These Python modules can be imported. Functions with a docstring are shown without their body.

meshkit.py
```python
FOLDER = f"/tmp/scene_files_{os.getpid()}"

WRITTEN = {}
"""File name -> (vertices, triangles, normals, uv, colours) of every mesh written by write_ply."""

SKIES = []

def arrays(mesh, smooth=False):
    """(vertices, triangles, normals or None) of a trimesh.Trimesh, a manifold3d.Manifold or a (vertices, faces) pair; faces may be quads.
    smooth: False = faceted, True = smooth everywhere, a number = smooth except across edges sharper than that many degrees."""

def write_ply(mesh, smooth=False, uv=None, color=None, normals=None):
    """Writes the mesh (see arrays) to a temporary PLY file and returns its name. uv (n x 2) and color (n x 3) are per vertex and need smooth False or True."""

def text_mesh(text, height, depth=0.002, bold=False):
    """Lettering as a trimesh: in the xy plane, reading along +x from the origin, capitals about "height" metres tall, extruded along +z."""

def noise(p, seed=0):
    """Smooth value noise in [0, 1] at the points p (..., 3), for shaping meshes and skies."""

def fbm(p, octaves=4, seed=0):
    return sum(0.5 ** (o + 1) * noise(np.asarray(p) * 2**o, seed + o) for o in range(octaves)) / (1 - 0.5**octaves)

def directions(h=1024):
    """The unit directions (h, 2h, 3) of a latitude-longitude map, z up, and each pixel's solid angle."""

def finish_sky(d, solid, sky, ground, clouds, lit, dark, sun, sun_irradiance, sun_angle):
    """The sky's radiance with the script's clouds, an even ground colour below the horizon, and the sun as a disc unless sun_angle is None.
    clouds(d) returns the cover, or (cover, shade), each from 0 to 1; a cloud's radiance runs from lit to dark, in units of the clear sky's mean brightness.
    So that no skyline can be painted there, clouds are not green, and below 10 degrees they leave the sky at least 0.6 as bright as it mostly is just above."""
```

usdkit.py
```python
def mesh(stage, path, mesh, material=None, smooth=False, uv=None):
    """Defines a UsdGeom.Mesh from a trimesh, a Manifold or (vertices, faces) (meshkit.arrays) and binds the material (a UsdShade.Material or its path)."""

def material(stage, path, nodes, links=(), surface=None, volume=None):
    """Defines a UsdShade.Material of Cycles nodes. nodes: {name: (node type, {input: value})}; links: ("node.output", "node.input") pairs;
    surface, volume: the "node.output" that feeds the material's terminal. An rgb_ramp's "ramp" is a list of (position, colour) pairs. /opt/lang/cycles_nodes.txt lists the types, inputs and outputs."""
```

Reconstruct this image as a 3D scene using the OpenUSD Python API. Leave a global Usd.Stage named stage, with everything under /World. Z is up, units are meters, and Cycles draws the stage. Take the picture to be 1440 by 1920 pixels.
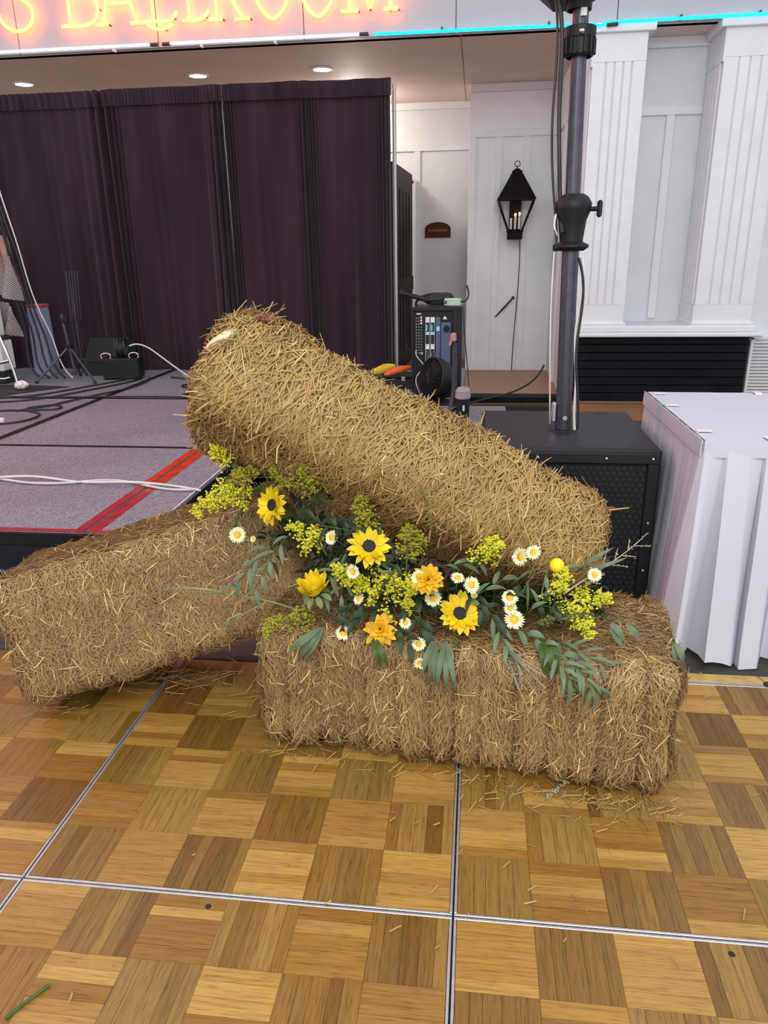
import math, numpy as np, trimesh, usdkit, meshkit
from pxr import Usd, UsdGeom, UsdLux, UsdShade, Gf, Sdf, Vt
stage = Usd.Stage.CreateInMemory()
UsdGeom.SetStageUpAxis(stage, 'Z'); UsdGeom.SetStageMetersPerUnit(stage, 1.0)
UsdGeom.Xform.Define(stage, '/World'); UsdGeom.Scope.Define(stage, '/World/Looks')
PI = math.pi
A3 = lambda *a: np.array(a, float)

# ------------------------------------------------------------------ camera
cam = UsdGeom.Camera.Define(stage, '/World/camera')
cam.CreateHorizontalApertureAttr(36.0); cam.CreateVerticalApertureAttr(48.0)
cam.CreateFocalLengthAttr(36.0 * 1387.824 / 1440)
cam.CreateClippingRangeAttr(Gf.Vec2f(0.05, 200))
_y, _p, _r = -0.124806182, 0.337652073, -0.0162947254
_f = A3(math.sin(_y)*math.cos(_p), math.cos(_y)*math.cos(_p), -math.sin(_p))
_x = A3(math.cos(_y), -math.sin(_y), 0); _u = np.cross(_x, _f)
_x2 = math.cos(_r)*_x + math.sin(_r)*_u; _u2 = -math.sin(_r)*_x + math.cos(_r)*_u
EYE = A3(0.0164, -1.1296, 1.2482)
cam.AddTransformOp().Set(Gf.Matrix4d(*_x2, 0, *_u2, 0, *(-_f), 0, *EYE, 1))
cam.CreateExposureAttr(0.0)

# ------------------------------------------------------------------ room ambient and lamps, some of them added
def M(name, nodes, links=(), surface='p.BSDF'):
    return usdkit.material(stage, '/World/Looks/' + name, nodes, links, surface)
dome = UsdLux.DomeLight.Define(stage, '/World/ambient_dome')     # the white ballroom all round, open towards the camera's side
dome.CreateIntensityAttr(0.36); dome.CreateColorAttr(Gf.Vec3f(0.93, 0.96, 1.0))
def rect_light(name, loc, w, h, power, color, rot=(0, 0, 0)):
    l = UsdLux.RectLight.Define(stage, '/World/' + name)
    l.CreateWidthAttr(w); l.CreateHeightAttr(h); l.CreateIntensityAttr(power); l.CreateColorAttr(Gf.Vec3f(*color))
    l.AddTranslateOp().Set(Gf.Vec3d(*loc)); l.AddRotateXYZOp().Set(Gf.Vec3f(*rot))
rect_light('added_hay_lamp', (0.2, -2.6, 3.7), 2.6, 1.8, 10.5, (1.0, 0.96, 0.89), (27, 0, 0))  # unseen key light added to brighten the bales
rect_light('added_hay_lamp_001', (2.8, -0.6, 4.2), 1.2, 1.2, 2.5, (0.97, 0.97, 1.0), (10, 25, 0))  # unseen lamp added for highlights on the right of the hay
rect_light('added_front_light', (0.6, -5.0, 2.0), 4.5, 2.2, 3.6, (1.0, 0.98, 0.95), (84, 0, 0))  # no window known; light added behind the camera to lift vertical faces
rect_light('red_stage_lamp', (-3.7, 1.9, 2.5), 0.25, 0.25, 190.0, (1.0, 0.05, 0.13), (0, -62, 0))

# ------------------------------------------------------------------ materials
def pbr(name, col, rough=0.6, var=0.15, scale=20.0, metal=0.0, spec=0.5, bump=0.0, emit=None, estr=0.0, stretch=None, sheen=0.0, island=0.0, detail=3):
    """Principled with noise-varied colour. island: brightness spread between the separate pieces of one mesh."""
    c = np.array(col, float); lo, hi = c*(1-var), np.minimum(c*(1+var), 1)
    n = {'p': ('principled_bsdf', {'roughness': rough, 'metallic': metal, 'specular_ior_level': spec, 'sheen_weight': sheen}),
         't': ('texture_coordinate', {}), 'm': ('mapping', {'scale': stretch or (1, 1, 1)}),
         'n': ('noise_texture', {'scale': scale, 'detail': detail}), 'r': ('rgb_ramp', {'ramp': [(0.3, tuple(lo)), (0.7, tuple(hi))]})}
    k = [('t.object', 'm.vector'), ('m.vector', 'n.vector'), ('n.fac', 'r.fac')]
    out = 'r.color'
    if island:
        n['g'] = ('geometry', {}); n['mr'] = ('map_range', {'to_min': 1-island, 'to_max': 1+island}); n['h'] = ('hsv', {})
        k += [('g.random_per_island', 'mr.value'), ('mr.result', 'h.value'), (out, 'h.color')]; out = 'h.color'
    k.append((out, 'p.base_color'))
    if bump:
        n['b'] = ('bump', {'strength': 0.6, 'distance': bump}); k += [('n.fac', 'b.height'), ('b.normal', 'p.normal')]
    if emit is not None:
        n['p'][1].update({'emission_color': emit, 'emission_strength': estr})
    return M(name, n, k)
def leafmat(name, col, var=0.25, rough=0.5, trans=0.3, scale=30):
    c = np.array(col, float)
    n = {'p': ('principled_bsdf', {'roughness': rough, 'specular_ior_level': 0.35}), 'tr': ('translucent_bsdf', {}), 'x': ('mix_closure', {'fac': trans}),
         'g': ('geometry', {}), 'mr': ('map_range', {'to_min': 1-var, 'to_max': 1+var}), 'h': ('hsv', {}),
         't': ('texture_coordinate', {}), 'n': ('noise_texture', {'scale': scale}), 'r': ('rgb_ramp', {'ramp': [(0.3, tuple(c*0.8)), (0.7, tuple(np.minimum(c*1.2, 1)))]})}
    k = [('t.object', 'n.vector'), ('n.fac', 'r.fac'), ('r.color', 'h.color'), ('g.random_per_island', 'mr.value'), ('mr.result', 'h.value'),
         ('h.color', 'p.base_color'), ('h.color', 'tr.color'), ('p.BSDF', 'x.closure1'), ('tr.BSDF', 'x.closure2')]
    return M(name, n, k, 'x.closure')
WHITE = pbr('white_paint', (0.68, 0.69, 0.72), 0.55, 0.03, 6)
WHITE_LIFTED = pbr('lightened_white_wall_paint', (0.84, 0.86, 0.90), 0.55, 0.03, 6)  # same white, lightened to stand in for light the alcove lacks
WHITE_TRIM = pbr('white_gloss_paint', (0.71, 0.72, 0.745), 0.4, 0.03, 8)
FASCIA = pbr('white_fascia_paint', (0.43, 0.43, 0.46), 0.5, 0.03, 5)
SOFFIT = pbr('taupe_soffit_paint', (0.74, 0.57, 0.51), 0.7, 0.06, 3)
BLACK_BOARD = pbr('black_painted_board', (0.006, 0.006, 0.011), 0.6, 0.3, 8, spec=0.12)
DARK_FLOOR = pbr('dark_worn_floor', (0.045, 0.04, 0.036), 0.7, 0.35, 18, bump=0.001)
BROWN_FLOOR = pbr('brown_corridor_floor', (0.30, 0.15, 0.065), 0.4, 0.2, 14, stretch=(1, 6, 1))
WOOD_TRIM = pbr('brown_wood_trim', (0.16, 0.09, 0.06), 0.5, 0.2, 20)
YELLOW_PAINT = pbr('worn_yellow_paint', (0.52, 0.36, 0.10), 0.55, 0.22, 25)
ALU = pbr('aluminium_edge', (0.48, 0.46, 0.48), 0.42, 0.12, 60, metal=0.7)
BLACK_GAP = pbr('black_gap', (0.01, 0.01, 0.01), 0.9, 0.1)
CARPET = None
STAGE_SIDE = pbr('stage_skirt_cloth', (0.014, 0.014, 0.020), 0.9, 0.3, 10, spec=0.1)
STAGE_RIM = pbr('stage_dark_rim', (0.010, 0.009, 0.010), 0.7, 0.2, spec=0.15)
RED_LIT_EDGE = pbr('red_lit_edge_strip', (0.28, 0.008, 0.02), 0.35, 0.35, 18)  # red light on the metal deck edges, put into the colour
ORANGE_LIT_EDGE = pbr('orange_red_lit_edge_strip', (0.45, 0.03, 0.008), 0.35, 0.35, 18)  # orange-red light along the deck seam, put into the colour
BLACK_PLASTIC = pbr('black_plastic', (0.010, 0.010, 0.012), 0.5, 0.15, 40, spec=0.25)
BLACK_SATIN = pbr('black_satin_paint', (0.016, 0.015, 0.020), 0.5, 0.12, 90, spec=0.22, bump=0.0003)
BLACK_MATT = pbr('black_matt', (0.012, 0.012, 0.014), 0.8, 0.2)
DARK_METAL = pbr('dark_metal', (0.05, 0.05, 0.065), 0.38, 0.15, 30, metal=0.4)
CHROME = pbr('chrome', (0.7, 0.7, 0.7), 0.2, 0.05, 10, metal=1.0)
RUBBER = pbr('black_cable_rubber', (0.015, 0.015, 0.017), 0.5, 0.15)
WHITE_CABLE = pbr('pale_grey_cable', (0.55, 0.55, 0.55), 0.5, 0.08)
PALE_TAPE = pbr('pale_tape', (0.6, 0.58, 0.55), 0.6, 0.1)
BROWN_DOOR = pbr('dark_brown_door_paint', (0.022, 0.015, 0.012), 0.55, 0.15, 12, spec=0.2)
BROWN_SIGN = pbr('brown_sign_enamel', (0.085, 0.028, 0.018), 0.7, 0.15, spec=0.1)
PALE_LETTER = pbr('pale_lettering', (0.35, 0.26, 0.22), 0.6, 0.05)
CANDLE = pbr('candle_white', (0.85, 0.83, 0.8), 0.5, 0.02)
LAMP_METAL = pbr('black_lantern_metal', (0.010, 0.007, 0.010), 0.7, 0.2, spec=0.15)
CREAM = pbr('cream_cloth', (0.5, 0.45, 0.28), 0.7, 0.1)
GREY_PLASTIC = pbr('blue_grey_plastic', (0.25, 0.26, 0.36), 0.5, 0.1, 6)
WHITE_VINYL = pbr('white_vinyl', (0.68, 0.66, 0.64), 0.5, 0.06, 12)
STRIPE = M('striped_textile', {'t': ('texture_coordinate', {}), 'm': ('mapping', {'rotation': (0.0, 0.7, 0)}), 'w': ('wave_texture', {'scale': 26.0, 'distortion': 3.0, 'detail': 1.0}),
    'r': ('rgb_ramp', {'ramp': [(0.42, (0.03, 0.025, 0.03)), (0.58, (0.5, 0.47, 0.45))]}), 'p': ('principled_bsdf', {'roughness': 0.8})},
    [('t.object', 'm.vector'), ('m.vector', 'w.vector'), ('w.fac', 'r.fac'), ('r.color', 'p.base_color')])
PINK_CLOTH = pbr('pink_cloth', (0.42, 0.2, 0.18), 0.7, 0.15)
RED_CLOTH = pbr('red_cloth', (0.35, 0.06, 0.06), 0.7, 0.2)
YELLOW_CLOTH = pbr('yellow_cloth', (0.6, 0.42, 0.02), 0.6, 0.2)
ORANGE_CLOTH = pbr('orange_cloth', (0.65, 0.12, 0.02), 0.6, 0.2)
MINT = pbr('mint_plastic', (0.35, 0.52, 0.42), 0.5, 0.08)
def emission(name, col, s): return M(name, {'e': ('emission', {'color': col, 'strength': s})}, (), 'e.emission')
NEON_RED = emission('neon_orange_glow', (1.0, 0.15, 0.022), 22.0)
NEON_PALE = emission('neon_pale_blue_glow', (0.62, 0.80, 1.0), 1.6)
NEON_CYAN = emission('neon_cyan_glow', (0.01, 0.36, 0.56), 4.5)
LAMP_DISC = emission('downlight_glow', (1.0, 0.90, 0.80), 170.0)
FLAME = emission('flame_glow', (1.0, 0.5, 0.15), 12.0)
LED_RED = emission('red_led', (1.0, 0.35, 0.4), 1.6); LED_BLUE = emission('blue_screen', (0.25, 0.6, 0.8), 0.9)
LED_YELLOW = emission('yellow_led', (1.0, 0.7, 0.25), 1.2); PANEL_WHITE = pbr('pale_panel', (0.6, 0.65, 0.66), 0.5, 0.08)
PANEL_BLUE = pbr('slate_blue_panel', (0.07, 0.09, 0.17), 0.5, 0.1)
CARPET = M('grey_mauve_stage_carpet', {'t': ('texture_coordinate', {}), 'n': ('noise_texture', {'scale': 160.0, 'detail': 4.0, 'roughness': 0.7}), 'n2': ('noise_texture', {'scale': 2.0}),
    'r': ('rgb_ramp', {'ramp': [(0.35, (0.085, 0.083, 0.10)), (0.65, (0.30, 0.29, 0.335))]}), 'r2': ('rgb_ramp', {'ramp': [(0.3, (0.85, 0.85, 0.85)), (0.7, (1, 1, 1))]}),
    'x': ('mix', {'mix_type': 'multiply', 'fac': 1.0}), 'b': ('bump', {'strength': 0.7, 'distance': 0.002}), 'p': ('principled_bsdf', {'roughness': 0.9, 'specular_ior_level': 0.2})},
    [('t.object', 'n.vector'), ('t.object', 'n2.vector'), ('n.fac', 'r.fac'), ('n2.fac', 'r2.fac'), ('r.color', 'x.color1'), ('r2.color', 'x.color2'), ('x.color', 'p.base_color'), ('n.fac', 'b.height'), ('b.normal', 'p.normal')])
def curtain_mat():
    n = {'p': ('principled_bsdf', {'roughness': 0.75, 'sheen_weight': 0.25, 'specular_ior_level': 0.2}), 'tr': ('translucent_bsdf', {}), 'x': ('mix_closure', {'fac': 0.5}),
         't': ('texture_coordinate', {}), 'm': ('mapping', {'scale': (1, 1, 0.15)}), 'n': ('noise_texture', {'scale': 5.0}), 'r': ('rgb_ramp', {'ramp': [(0.3, (0.042, 0.022, 0.035)), (0.7, (0.072, 0.042, 0.060))]})}
    return M('black_sheer_drape', n, [('t.object', 'm.vector'), ('m.vector', 'n.vector'), ('n.fac', 'r.fac'), ('r.color', 'p.base_color'), ('r.color', 'tr.color'), ('p.BSDF', 'x.closure1'), ('tr.BSDF', 'x.closure2')], 'x.closure')
CURTAIN = curtain_mat()
def cloth_mat(name, col, tr):
    return M(name, {'p': ('principled_bsdf', {'roughness': 0.75, 'base_color': col, 'specular_ior_level': 0.2}), 'tr': ('translucent_bsdf', {'color': col}), 'x': ('mix_closure', {'fac': tr}),
        't': ('texture_coordinate', {}), 'n': ('noise_texture', {'scale': 300.0}), 'b': ('bump', {'strength': 0.15, 'distance': 0.0005})},
        [('t.object', 'n.vector'), ('n.fac', 'b.height'), ('b.normal', 'p.normal'), ('p.BSDF', 'x.closure1'), ('tr.BSDF', 'x.closure2')], 'x.closure')
LINEN = cloth_mat('white_table_linen', (0.52, 0.53, 0.60), 0.10)
PANE = M('lantern_glass', {'tr': ('transparent_bsdf', {'color': (0.97, 0.97, 0.97)}), 'g': ('glossy_bsdf', {'roughness': 0.05}), 'f': ('fresnel', {'IOR': 1.45}), 'x': ('mix_closure', {})},
    [('f.fac', 'x.fac'), ('tr.BSDF', 'x.closure1'), ('g.BSDF', 'x.closure2')], 'x.closure')
CLEAR_PLASTIC = M('clear_plastic', {'p': ('principled_bsdf', {'transmission_weight': 0.7, 'roughness': 0.15, 'base_color': (0.75, 0.68, 0.72)})})
def straw_mat(name, ramp, rough=0.55):
    return M(name, {'g': ('geometry', {}), 'r': ('rgb_ramp', {'ramp': ramp}), 't': ('texture_coordinate', {}), 'n': ('noise_texture', {'scale': 9.0, 'detail': 2.0}), 'r2': ('rgb_ramp', {'ramp': [(0.3, (0.78, 0.76, 0.72)), (0.7, (1.1, 1.08, 1.05))]}),
        'x': ('mix', {'mix_type': 'multiply', 'fac': 1.0}), 'p': ('principled_bsdf', {'roughness': rough, 'specular_ior_level': 0.3})},
        [('g.random_per_island', 'r.fac'), ('t.object', 'n.vector'), ('n.fac', 'r2.fac'), ('r.color', 'x.color1'), ('r2.color', 'x.color2'), ('x.color', 'p.base_color')])
STRAW = straw_mat('golden_straw', [(0, (0.34, 0.22, 0.08)), (0.15, (0.72, 0.54, 0.21)), (0.5, (0.93, 0.79, 0.38)), (1, (0.99, 0.95, 0.70))])
STRAW_B = straw_mat('brown_straw', [(0, (0.30, 0.19, 0.08)), (0.18, (0.68, 0.49, 0.20)), (0.55, (0.91, 0.75, 0.37)), (1, (0.99, 0.93, 0.67))])
PALE_STRAW = straw_mat('pale_straw', [(0, (0.62, 0.47, 0.20)), (1, (0.96, 0.86, 0.56))])
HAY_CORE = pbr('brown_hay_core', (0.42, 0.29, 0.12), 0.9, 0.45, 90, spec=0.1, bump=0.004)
STEM = leafmat('stem_green', (0.10, 0.17, 0.05), 0.2)
STEM_PALE = leafmat('stem_pale_green', (0.28, 0.33, 0.13), 0.2)
PETAL = leafmat('sunflower_yellow', (0.93, 0.68, 0.010), 0.14, 0.5, 0.25)
PETAL_B = leafmat('deep_yellow', (0.91, 0.58, 0.010), 0.14, 0.5, 0.25)
PETAL_O = leafmat('golden_orange', (0.88, 0.48, 0.012), 0.2, 0.5, 0.25)
SUN_DISC = pbr('sunflower_dark_disc', (0.010, 0.005, 0.006), 0.8, 0.4, 200, bump=0.002)
DAISY_WHITE = leafmat('daisy_cream', (0.80, 0.80, 0.52), 0.08, 0.6, 0.2)
DAISY_DISC = pbr('daisy_yellow_disc', (0.62, 0.36, 0.02), 0.7, 0.3, 500, bump=0.001)
BALL_YELLOW = pbr('billy_button_yellow', (0.72, 0.58, 0.015), 0.7, 0.25, 500, bump=0.001)
ROD = leafmat('goldenrod_yellow', (0.92, 0.88, 0.06), 0.25, 0.6, 0.2)
ROD_DULL = leafmat('goldenrod_olive', (0.50, 0.49, 0.05), 0.35, 0.6, 0.2)
LEAF_GREY = leafmat('grey_green_leaf', (0.19, 0.26, 0.15), 0.25)
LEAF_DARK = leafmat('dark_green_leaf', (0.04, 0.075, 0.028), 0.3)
LEAF_MID = leafmat('mid_green_leaf', (0.10, 0.17, 0.035), 0.25)
SEED_PALE = leafmat('pale_seed_head', (0.55, 0.52, 0.40), 0.2)
SEED_OLIVE = leafmat('olive_seed_head', (0.25, 0.26, 0.07), 0.25)

# ------------------------------------------------------------------ helpers
_taken = {}
def numbered(path):
    k = _taken.get(path, -1) + 1; _taken[path] = k
    return path if k == 0 else f'{path}_{k:03d}'
def thing(name, label, cat, loc=(0, 0, 0), rotz=0.0, group=None):
    x = UsdGeom.Xform.Define(stage, numbered('/World/' + name))
    x.AddTranslateOp().Set(Gf.Vec3d(*map(float, loc)))
    if rotz: x.AddRotateZOp().Set(float(rotz))
    p = x.GetPrim(); p.SetCustomDataByKey('label', label); p.SetCustomDataByKey('category', cat)
    if group: p.SetCustomDataByKey('group', group)
    return p
def struct(name, label=None, loc=(0, 0, 0)):
    x = UsdGeom.Xform.Define(stage, numbered('/World/' + name)); x.AddTranslateOp().Set(Gf.Vec3d(*map(float, loc)))
    p = x.GetPrim(); p.SetCustomDataByKey('kind', 'structure')
    if label: p.SetCustomDataByKey('label', label)
    return p
def part(parent, name, mesh, mat, smooth=False, label=None, kind=None):
    m = usdkit.mesh(stage, numbered(f'{parent.GetPath()}/{name}'), mesh, mat, smooth).GetPrim()
    if label: m.SetCustomDataByKey('label', label)
    if kind: m.SetCustomDataByKey('kind', kind)
    return m
def solid(name, mesh, mat, label=None, cat=None, group=None, kind=None, smooth=False):
    p = part(stage.GetPrimAtPath('/World'), name, mesh, mat, smooth, label, kind)
    if cat: p.SetCustomDataByKey('category', cat)
    if group: p.SetCustomDataByKey('group', group)
    return p
def cat(*ms):
    vs, fs, o = [], [], 0
    for m in ms:
        v, f = (m.vertices, m.faces) if hasattr(m, 'vertices') else m
        v, f = np.asarray(v, float), np.asarray(f, int)
        if f.shape[1] == 4: f = np.vstack([f[:, [0, 1, 2]], f[:, [0, 2, 3]]])
        vs.append(v); fs.append(f + o); o += len(v)
    return np.vstack(vs), np.vstack(fs)
def box(x0, x1, y0, y1, z0, z1, c=0.0):
    """A box, its edges chamfered by c."""
    if c <= 0:
        v = A3(*[[x, y, z] for x in (x0, x1) for y in (y0, y1) for z in (z0, z1)])
        return v, np.array([[0, 1, 3, 2], [4, 6, 7, 5], [0, 4, 5, 1], [2, 3, 7, 6], [0, 2, 6, 4], [1, 5, 7, 3]])
    c = min(c, (x1-x0)/2.01, (y1-y0)/2.01, (z1-z0)/2.01)
    p = []
    for X, sx in ((x0, 1), (x1, -1)):
        for Y, sy in ((y0, 1), (y1, -1)):
            for Z, sz in ((z0, 1), (z1, -1)):
                p += [[X, Y+sy*c, Z+sz*c], [X+sx*c, Y, Z+sz*c], [X+sx*c, Y+sy*c, Z]]
    h = trimesh.convex.convex_hull(np.array(p))
    return np.array(h.vertices), np.array(h.faces)
def bx(cx, cy, cz, w, d, h, c=0.0): return box(cx-w/2, cx+w/2, cy-d/2, cy+d/2, cz-h/2, cz+h/2, c)
def rot(m, axis, deg, about=(0, 0, 0)):
    v, f = m; T = trimesh.transformations.rotation_matrix(math.radians(deg), axis, about)
    return v @ T[:3, :3].T + T[:3, 3], f
def move(m, d): return m[0] + np.array(d, float), m[1]
def frame_of(n, up=(0, 0, 1)):
    n = np.array(n, float); n /= np.linalg.norm(n); a = np.cross(up, n)
    if np.linalg.norm(a) < 1e-3: a = np.cross((1, 0, 0), n)
    a /= np.linalg.norm(a); return np.stack([a, np.cross(n, a), n], 1)   # columns: right, up, normal
def spline(pts, n):
    p = np.array(pts, float)
    if len(p) == 2: return p[0] + (p[1]-p[0])*np.linspace(0, 1, n)[:, None]
    from scipy.interpolate import CubicSpline
    d = np.r_[0, np.cumsum(np.maximum(np.linalg.norm(np.diff(p, axis=0), axis=1), 1e-6))]
    return CubicSpline(d, p)(np.linspace(0, d[-1], n))
def tube(pts, r, sides=8, cap=True):
    p = np.array(pts, float); r = np.broadcast_to(np.array(r, float), (len(p),))
    t = np.gradient(p, axis=0); t /= np.linalg.norm(t, axis=1, keepdims=True) + 1e-12
    a = np.cross(t[0], (0, 0, 1)) if abs(t[0][2]) < 0.9 else np.cross(t[0], (1, 0, 0))
    v = []
    for i in range(len(p)):
        a = a - t[i]*(a @ t[i]); a /= np.linalg.norm(a) + 1e-12; b = np.cross(t[i], a)
        g = np.arange(sides)*2*PI/sides
        v.append(p[i] + r[i]*(np.cos(g)[:, None]*a + np.sin(g)[:, None]*b))
    v = np.vstack(v); f = []
    for i in range(len(p)-1):
        for j in range(sides):
            q = [i*sides+j, i*sides+(j+1) % sides, (i+1)*sides+(j+1) % sides, (i+1)*sides+j]
            f += [[q[0], q[1], q[2]], [q[0], q[2], q[3]]]
    if cap:
        n = len(v); v = np.vstack([v, p[0], p[-1]])
        for j in range(sides):
            f += [[n, (j+1) % sides, j], [n+1, n-sides+j, n-sides+(j+1) % sides]]
    return v, np.array(f)
def rod(a, b, r, sides=10): return tube([a, b], r, sides)
def lathe(prof, n=24, c=(0, 0, 0)):
    prof = np.array(prof, float); g = np.arange(n)*2*PI/n
    v = np.stack([prof[:, 0:1]*np.cos(g), prof[:, 0:1]*np.sin(g), np.repeat(prof[:, 1:2], n, 1)], -1).reshape(-1, 3) + np.array(c, float)
    f = []
    for i in range(len(prof)-1):
        for j in range(n):
            a, b, c2, d = i*n+j, i*n+(j+1) % n, (i+1)*n+(j+1) % n, (i+1)*n+j
            f += [[a, b, c2], [a, c2, d]]
    return v, np.array(f)
def prism(poly, y0, y1):
    """An outline in x, z extruded along y."""
    from shapely.geometry import Polygon
    m = trimesh.creation.extrude_polygon(Polygon(poly), y1-y0, engine='earcut')
    v = np.array(m.vertices); return np.stack([v[:, 0], y1-v[:, 2], v[:, 1]], 1), np.array(m.faces)
def text(s, h, x, y, z, depth=0.003):
    m = meshkit.text_mesh(s, h, depth); v = np.array(m.vertices); w = v[:, 0].max()
    return np.stack([x + v[:, 0] - w/2, y - v[:, 2], z + v[:, 1]], 1), np.array(m.faces)
def grid_faces(nu, nv, closed=False):
    i, j = np.meshgrid(np.arange(nu-1), np.arange(nv if closed else nv-1), indexing='ij'); k = (j+1) % nv
    q = np.stack([i*nv+j, i*nv+k, (i+1)*nv+k, (i+1)*nv+j], -1).reshape(-1, 4)
    return np.vstack([q[:, [0, 1, 2]], q[:, [0, 2, 3]]])
def sheet(P, thick=0.002):
    """A grid of points (nu, nv, 3) as cloth with a little thickness."""
    nu, nv = P.shape[:2]
    du, dv = np.gradient(P, axis=0), np.gradient(P, axis=1); n = np.cross(du, dv); n /= np.linalg.norm(n, axis=2, keepdims=True)+1e-9
    f = grid_faces(nu, nv); k = nu*nv
    v = np.vstack([P.reshape(-1, 3), (P - n*thick).reshape(-1, 3)])
    e = [(i*nv, (i+1)*nv) for i in range(nu-1)] + [((i+1)*nv+nv-1, i*nv+nv-1) for i in range(nu-1)] + [(j+1, j) for j in range(nv-1)] + [((nu-1)*nv+j, (nu-1)*nv+j+1) for j in range(nv-1)]
    w = [[a, b, b+k] for a, b in e] + [[a, b+k, a+k] for a, b in e]
    return v, np.vstack([f, f[:, ::-1]+k, np.array(w)])
def ball(c, r, n=2, s=(1, 1, 1)):
    m = trimesh.creation.icosphere(n, 1.0); return np.array(m.vertices)*r*np.array(s) + np.array(c, float), np.array(m.faces)
# ------------------------------------------------------------------ the setting
FZ = -0.022                                                       # hall floor, below the portable dance floor
solid('floor', box(-9, 7, -3.2, 4.75, FZ-0.1, FZ), DARK_FLOOR, kind='structure')
solid('floor_001', box(-9, 7, 4.75, 10.5, FZ-0.1, FZ), BROWN_FLOOR, kind='structure')
solid('trim_1', box(-0.2, 0.78, 5.42, 5.60, FZ, 0.03, 0.008), BLACK_BOARD, kind='structure')   # dark threshold to the corridor
CZ = 2.82
solid('ceiling', cat(box(-9, -0.16, 5.50, 10.5, CZ, CZ+0.1), box(-0.155, 2.6, 5.50, 10.5, CZ, CZ+0.1), box(2.605, 7, 5.5, 10.5, CZ, CZ+0.1)), SOFFIT, kind='structure')
# the fascia above the columns: white sheets with open joints
w = struct('wall_fascia')
part(w, 'backing', box(-9, 7, 5.47, 5.56, CZ, 4.6), WHITE)
xs = [-8.5, -7.3, -6.1, -4.93, -3.745, -2.561, -1.375, -0.194, 0.998, 2.18, 3.36, 4.5, 5.7, 7]
for a, b in zip(xs[:-1], xs[1:]): part(w, 'panel', box(a+0.003, b-0.003, 5.43, 5.47, CZ, 4.6, 0.003), FASCIA)
def battens(w, y, x0, x1, xs, rails, ztop=CZ, z0=FZ, t=0.022, bw=0.07, tm=None):
    tm = tm or WHITE_TRIM
    for x in xs: part(w, 'batten', box(x-bw/2, x+bw/2, y-t, y+0.002, z0, rails[0]-0.035, 0.004), tm)
    for z in rails: part(w, 'rail', box(x0, x1, y-t, y+0.002, z-0.035, z+0.035, 0.004), tm)
    part(w, 'cornice', box(x0, x1, y-t-0.012, y+0.002, ztop-0.075, ztop, 0.004), WHITE_TRIM)
w = struct('wall_restroom')
part(w, 'plaster', box(-9, -0.10, 8.20, 8.32, FZ, CZ), WHITE)
battens(w, 8.20, -9, -0.10, [-0.70], [2.36])
w = struct('wall_lantern')
part(w, 'plaster', box(-0.10, 0.86, 7.34, 8.32, FZ, CZ), WHITE_LIFTED)
battens(w, 7.34, -0.10, 0.86, [-0.065, 0.20, 0.49], [2.37], tm=WHITE_LIFTED)
w = struct('wall_return')                                          # side of the passage, facing the lantern
part(w, 'plaster', box(0.80, 1.0, 5.62, 7.34, FZ, CZ), WHITE)
part(w, 'batten', box(0.774, 0.80, 5.62, 5.70, FZ, CZ, 0.004), WHITE_TRIM)
part(w, 'batten', box(0.774, 0.80, 6.5, 6.57, FZ, 2.34, 0.004), WHITE_TRIM)
part(w, 'rail', box(0.78, 0.80, 5.70, 7.34, 2.335, 2.405, 0.004), WHITE_TRIM)
w = struct('wall_recess')
part(w, 'plaster', box(0.86, 7, 5.88, 6.0, FZ, CZ), WHITE)
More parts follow.
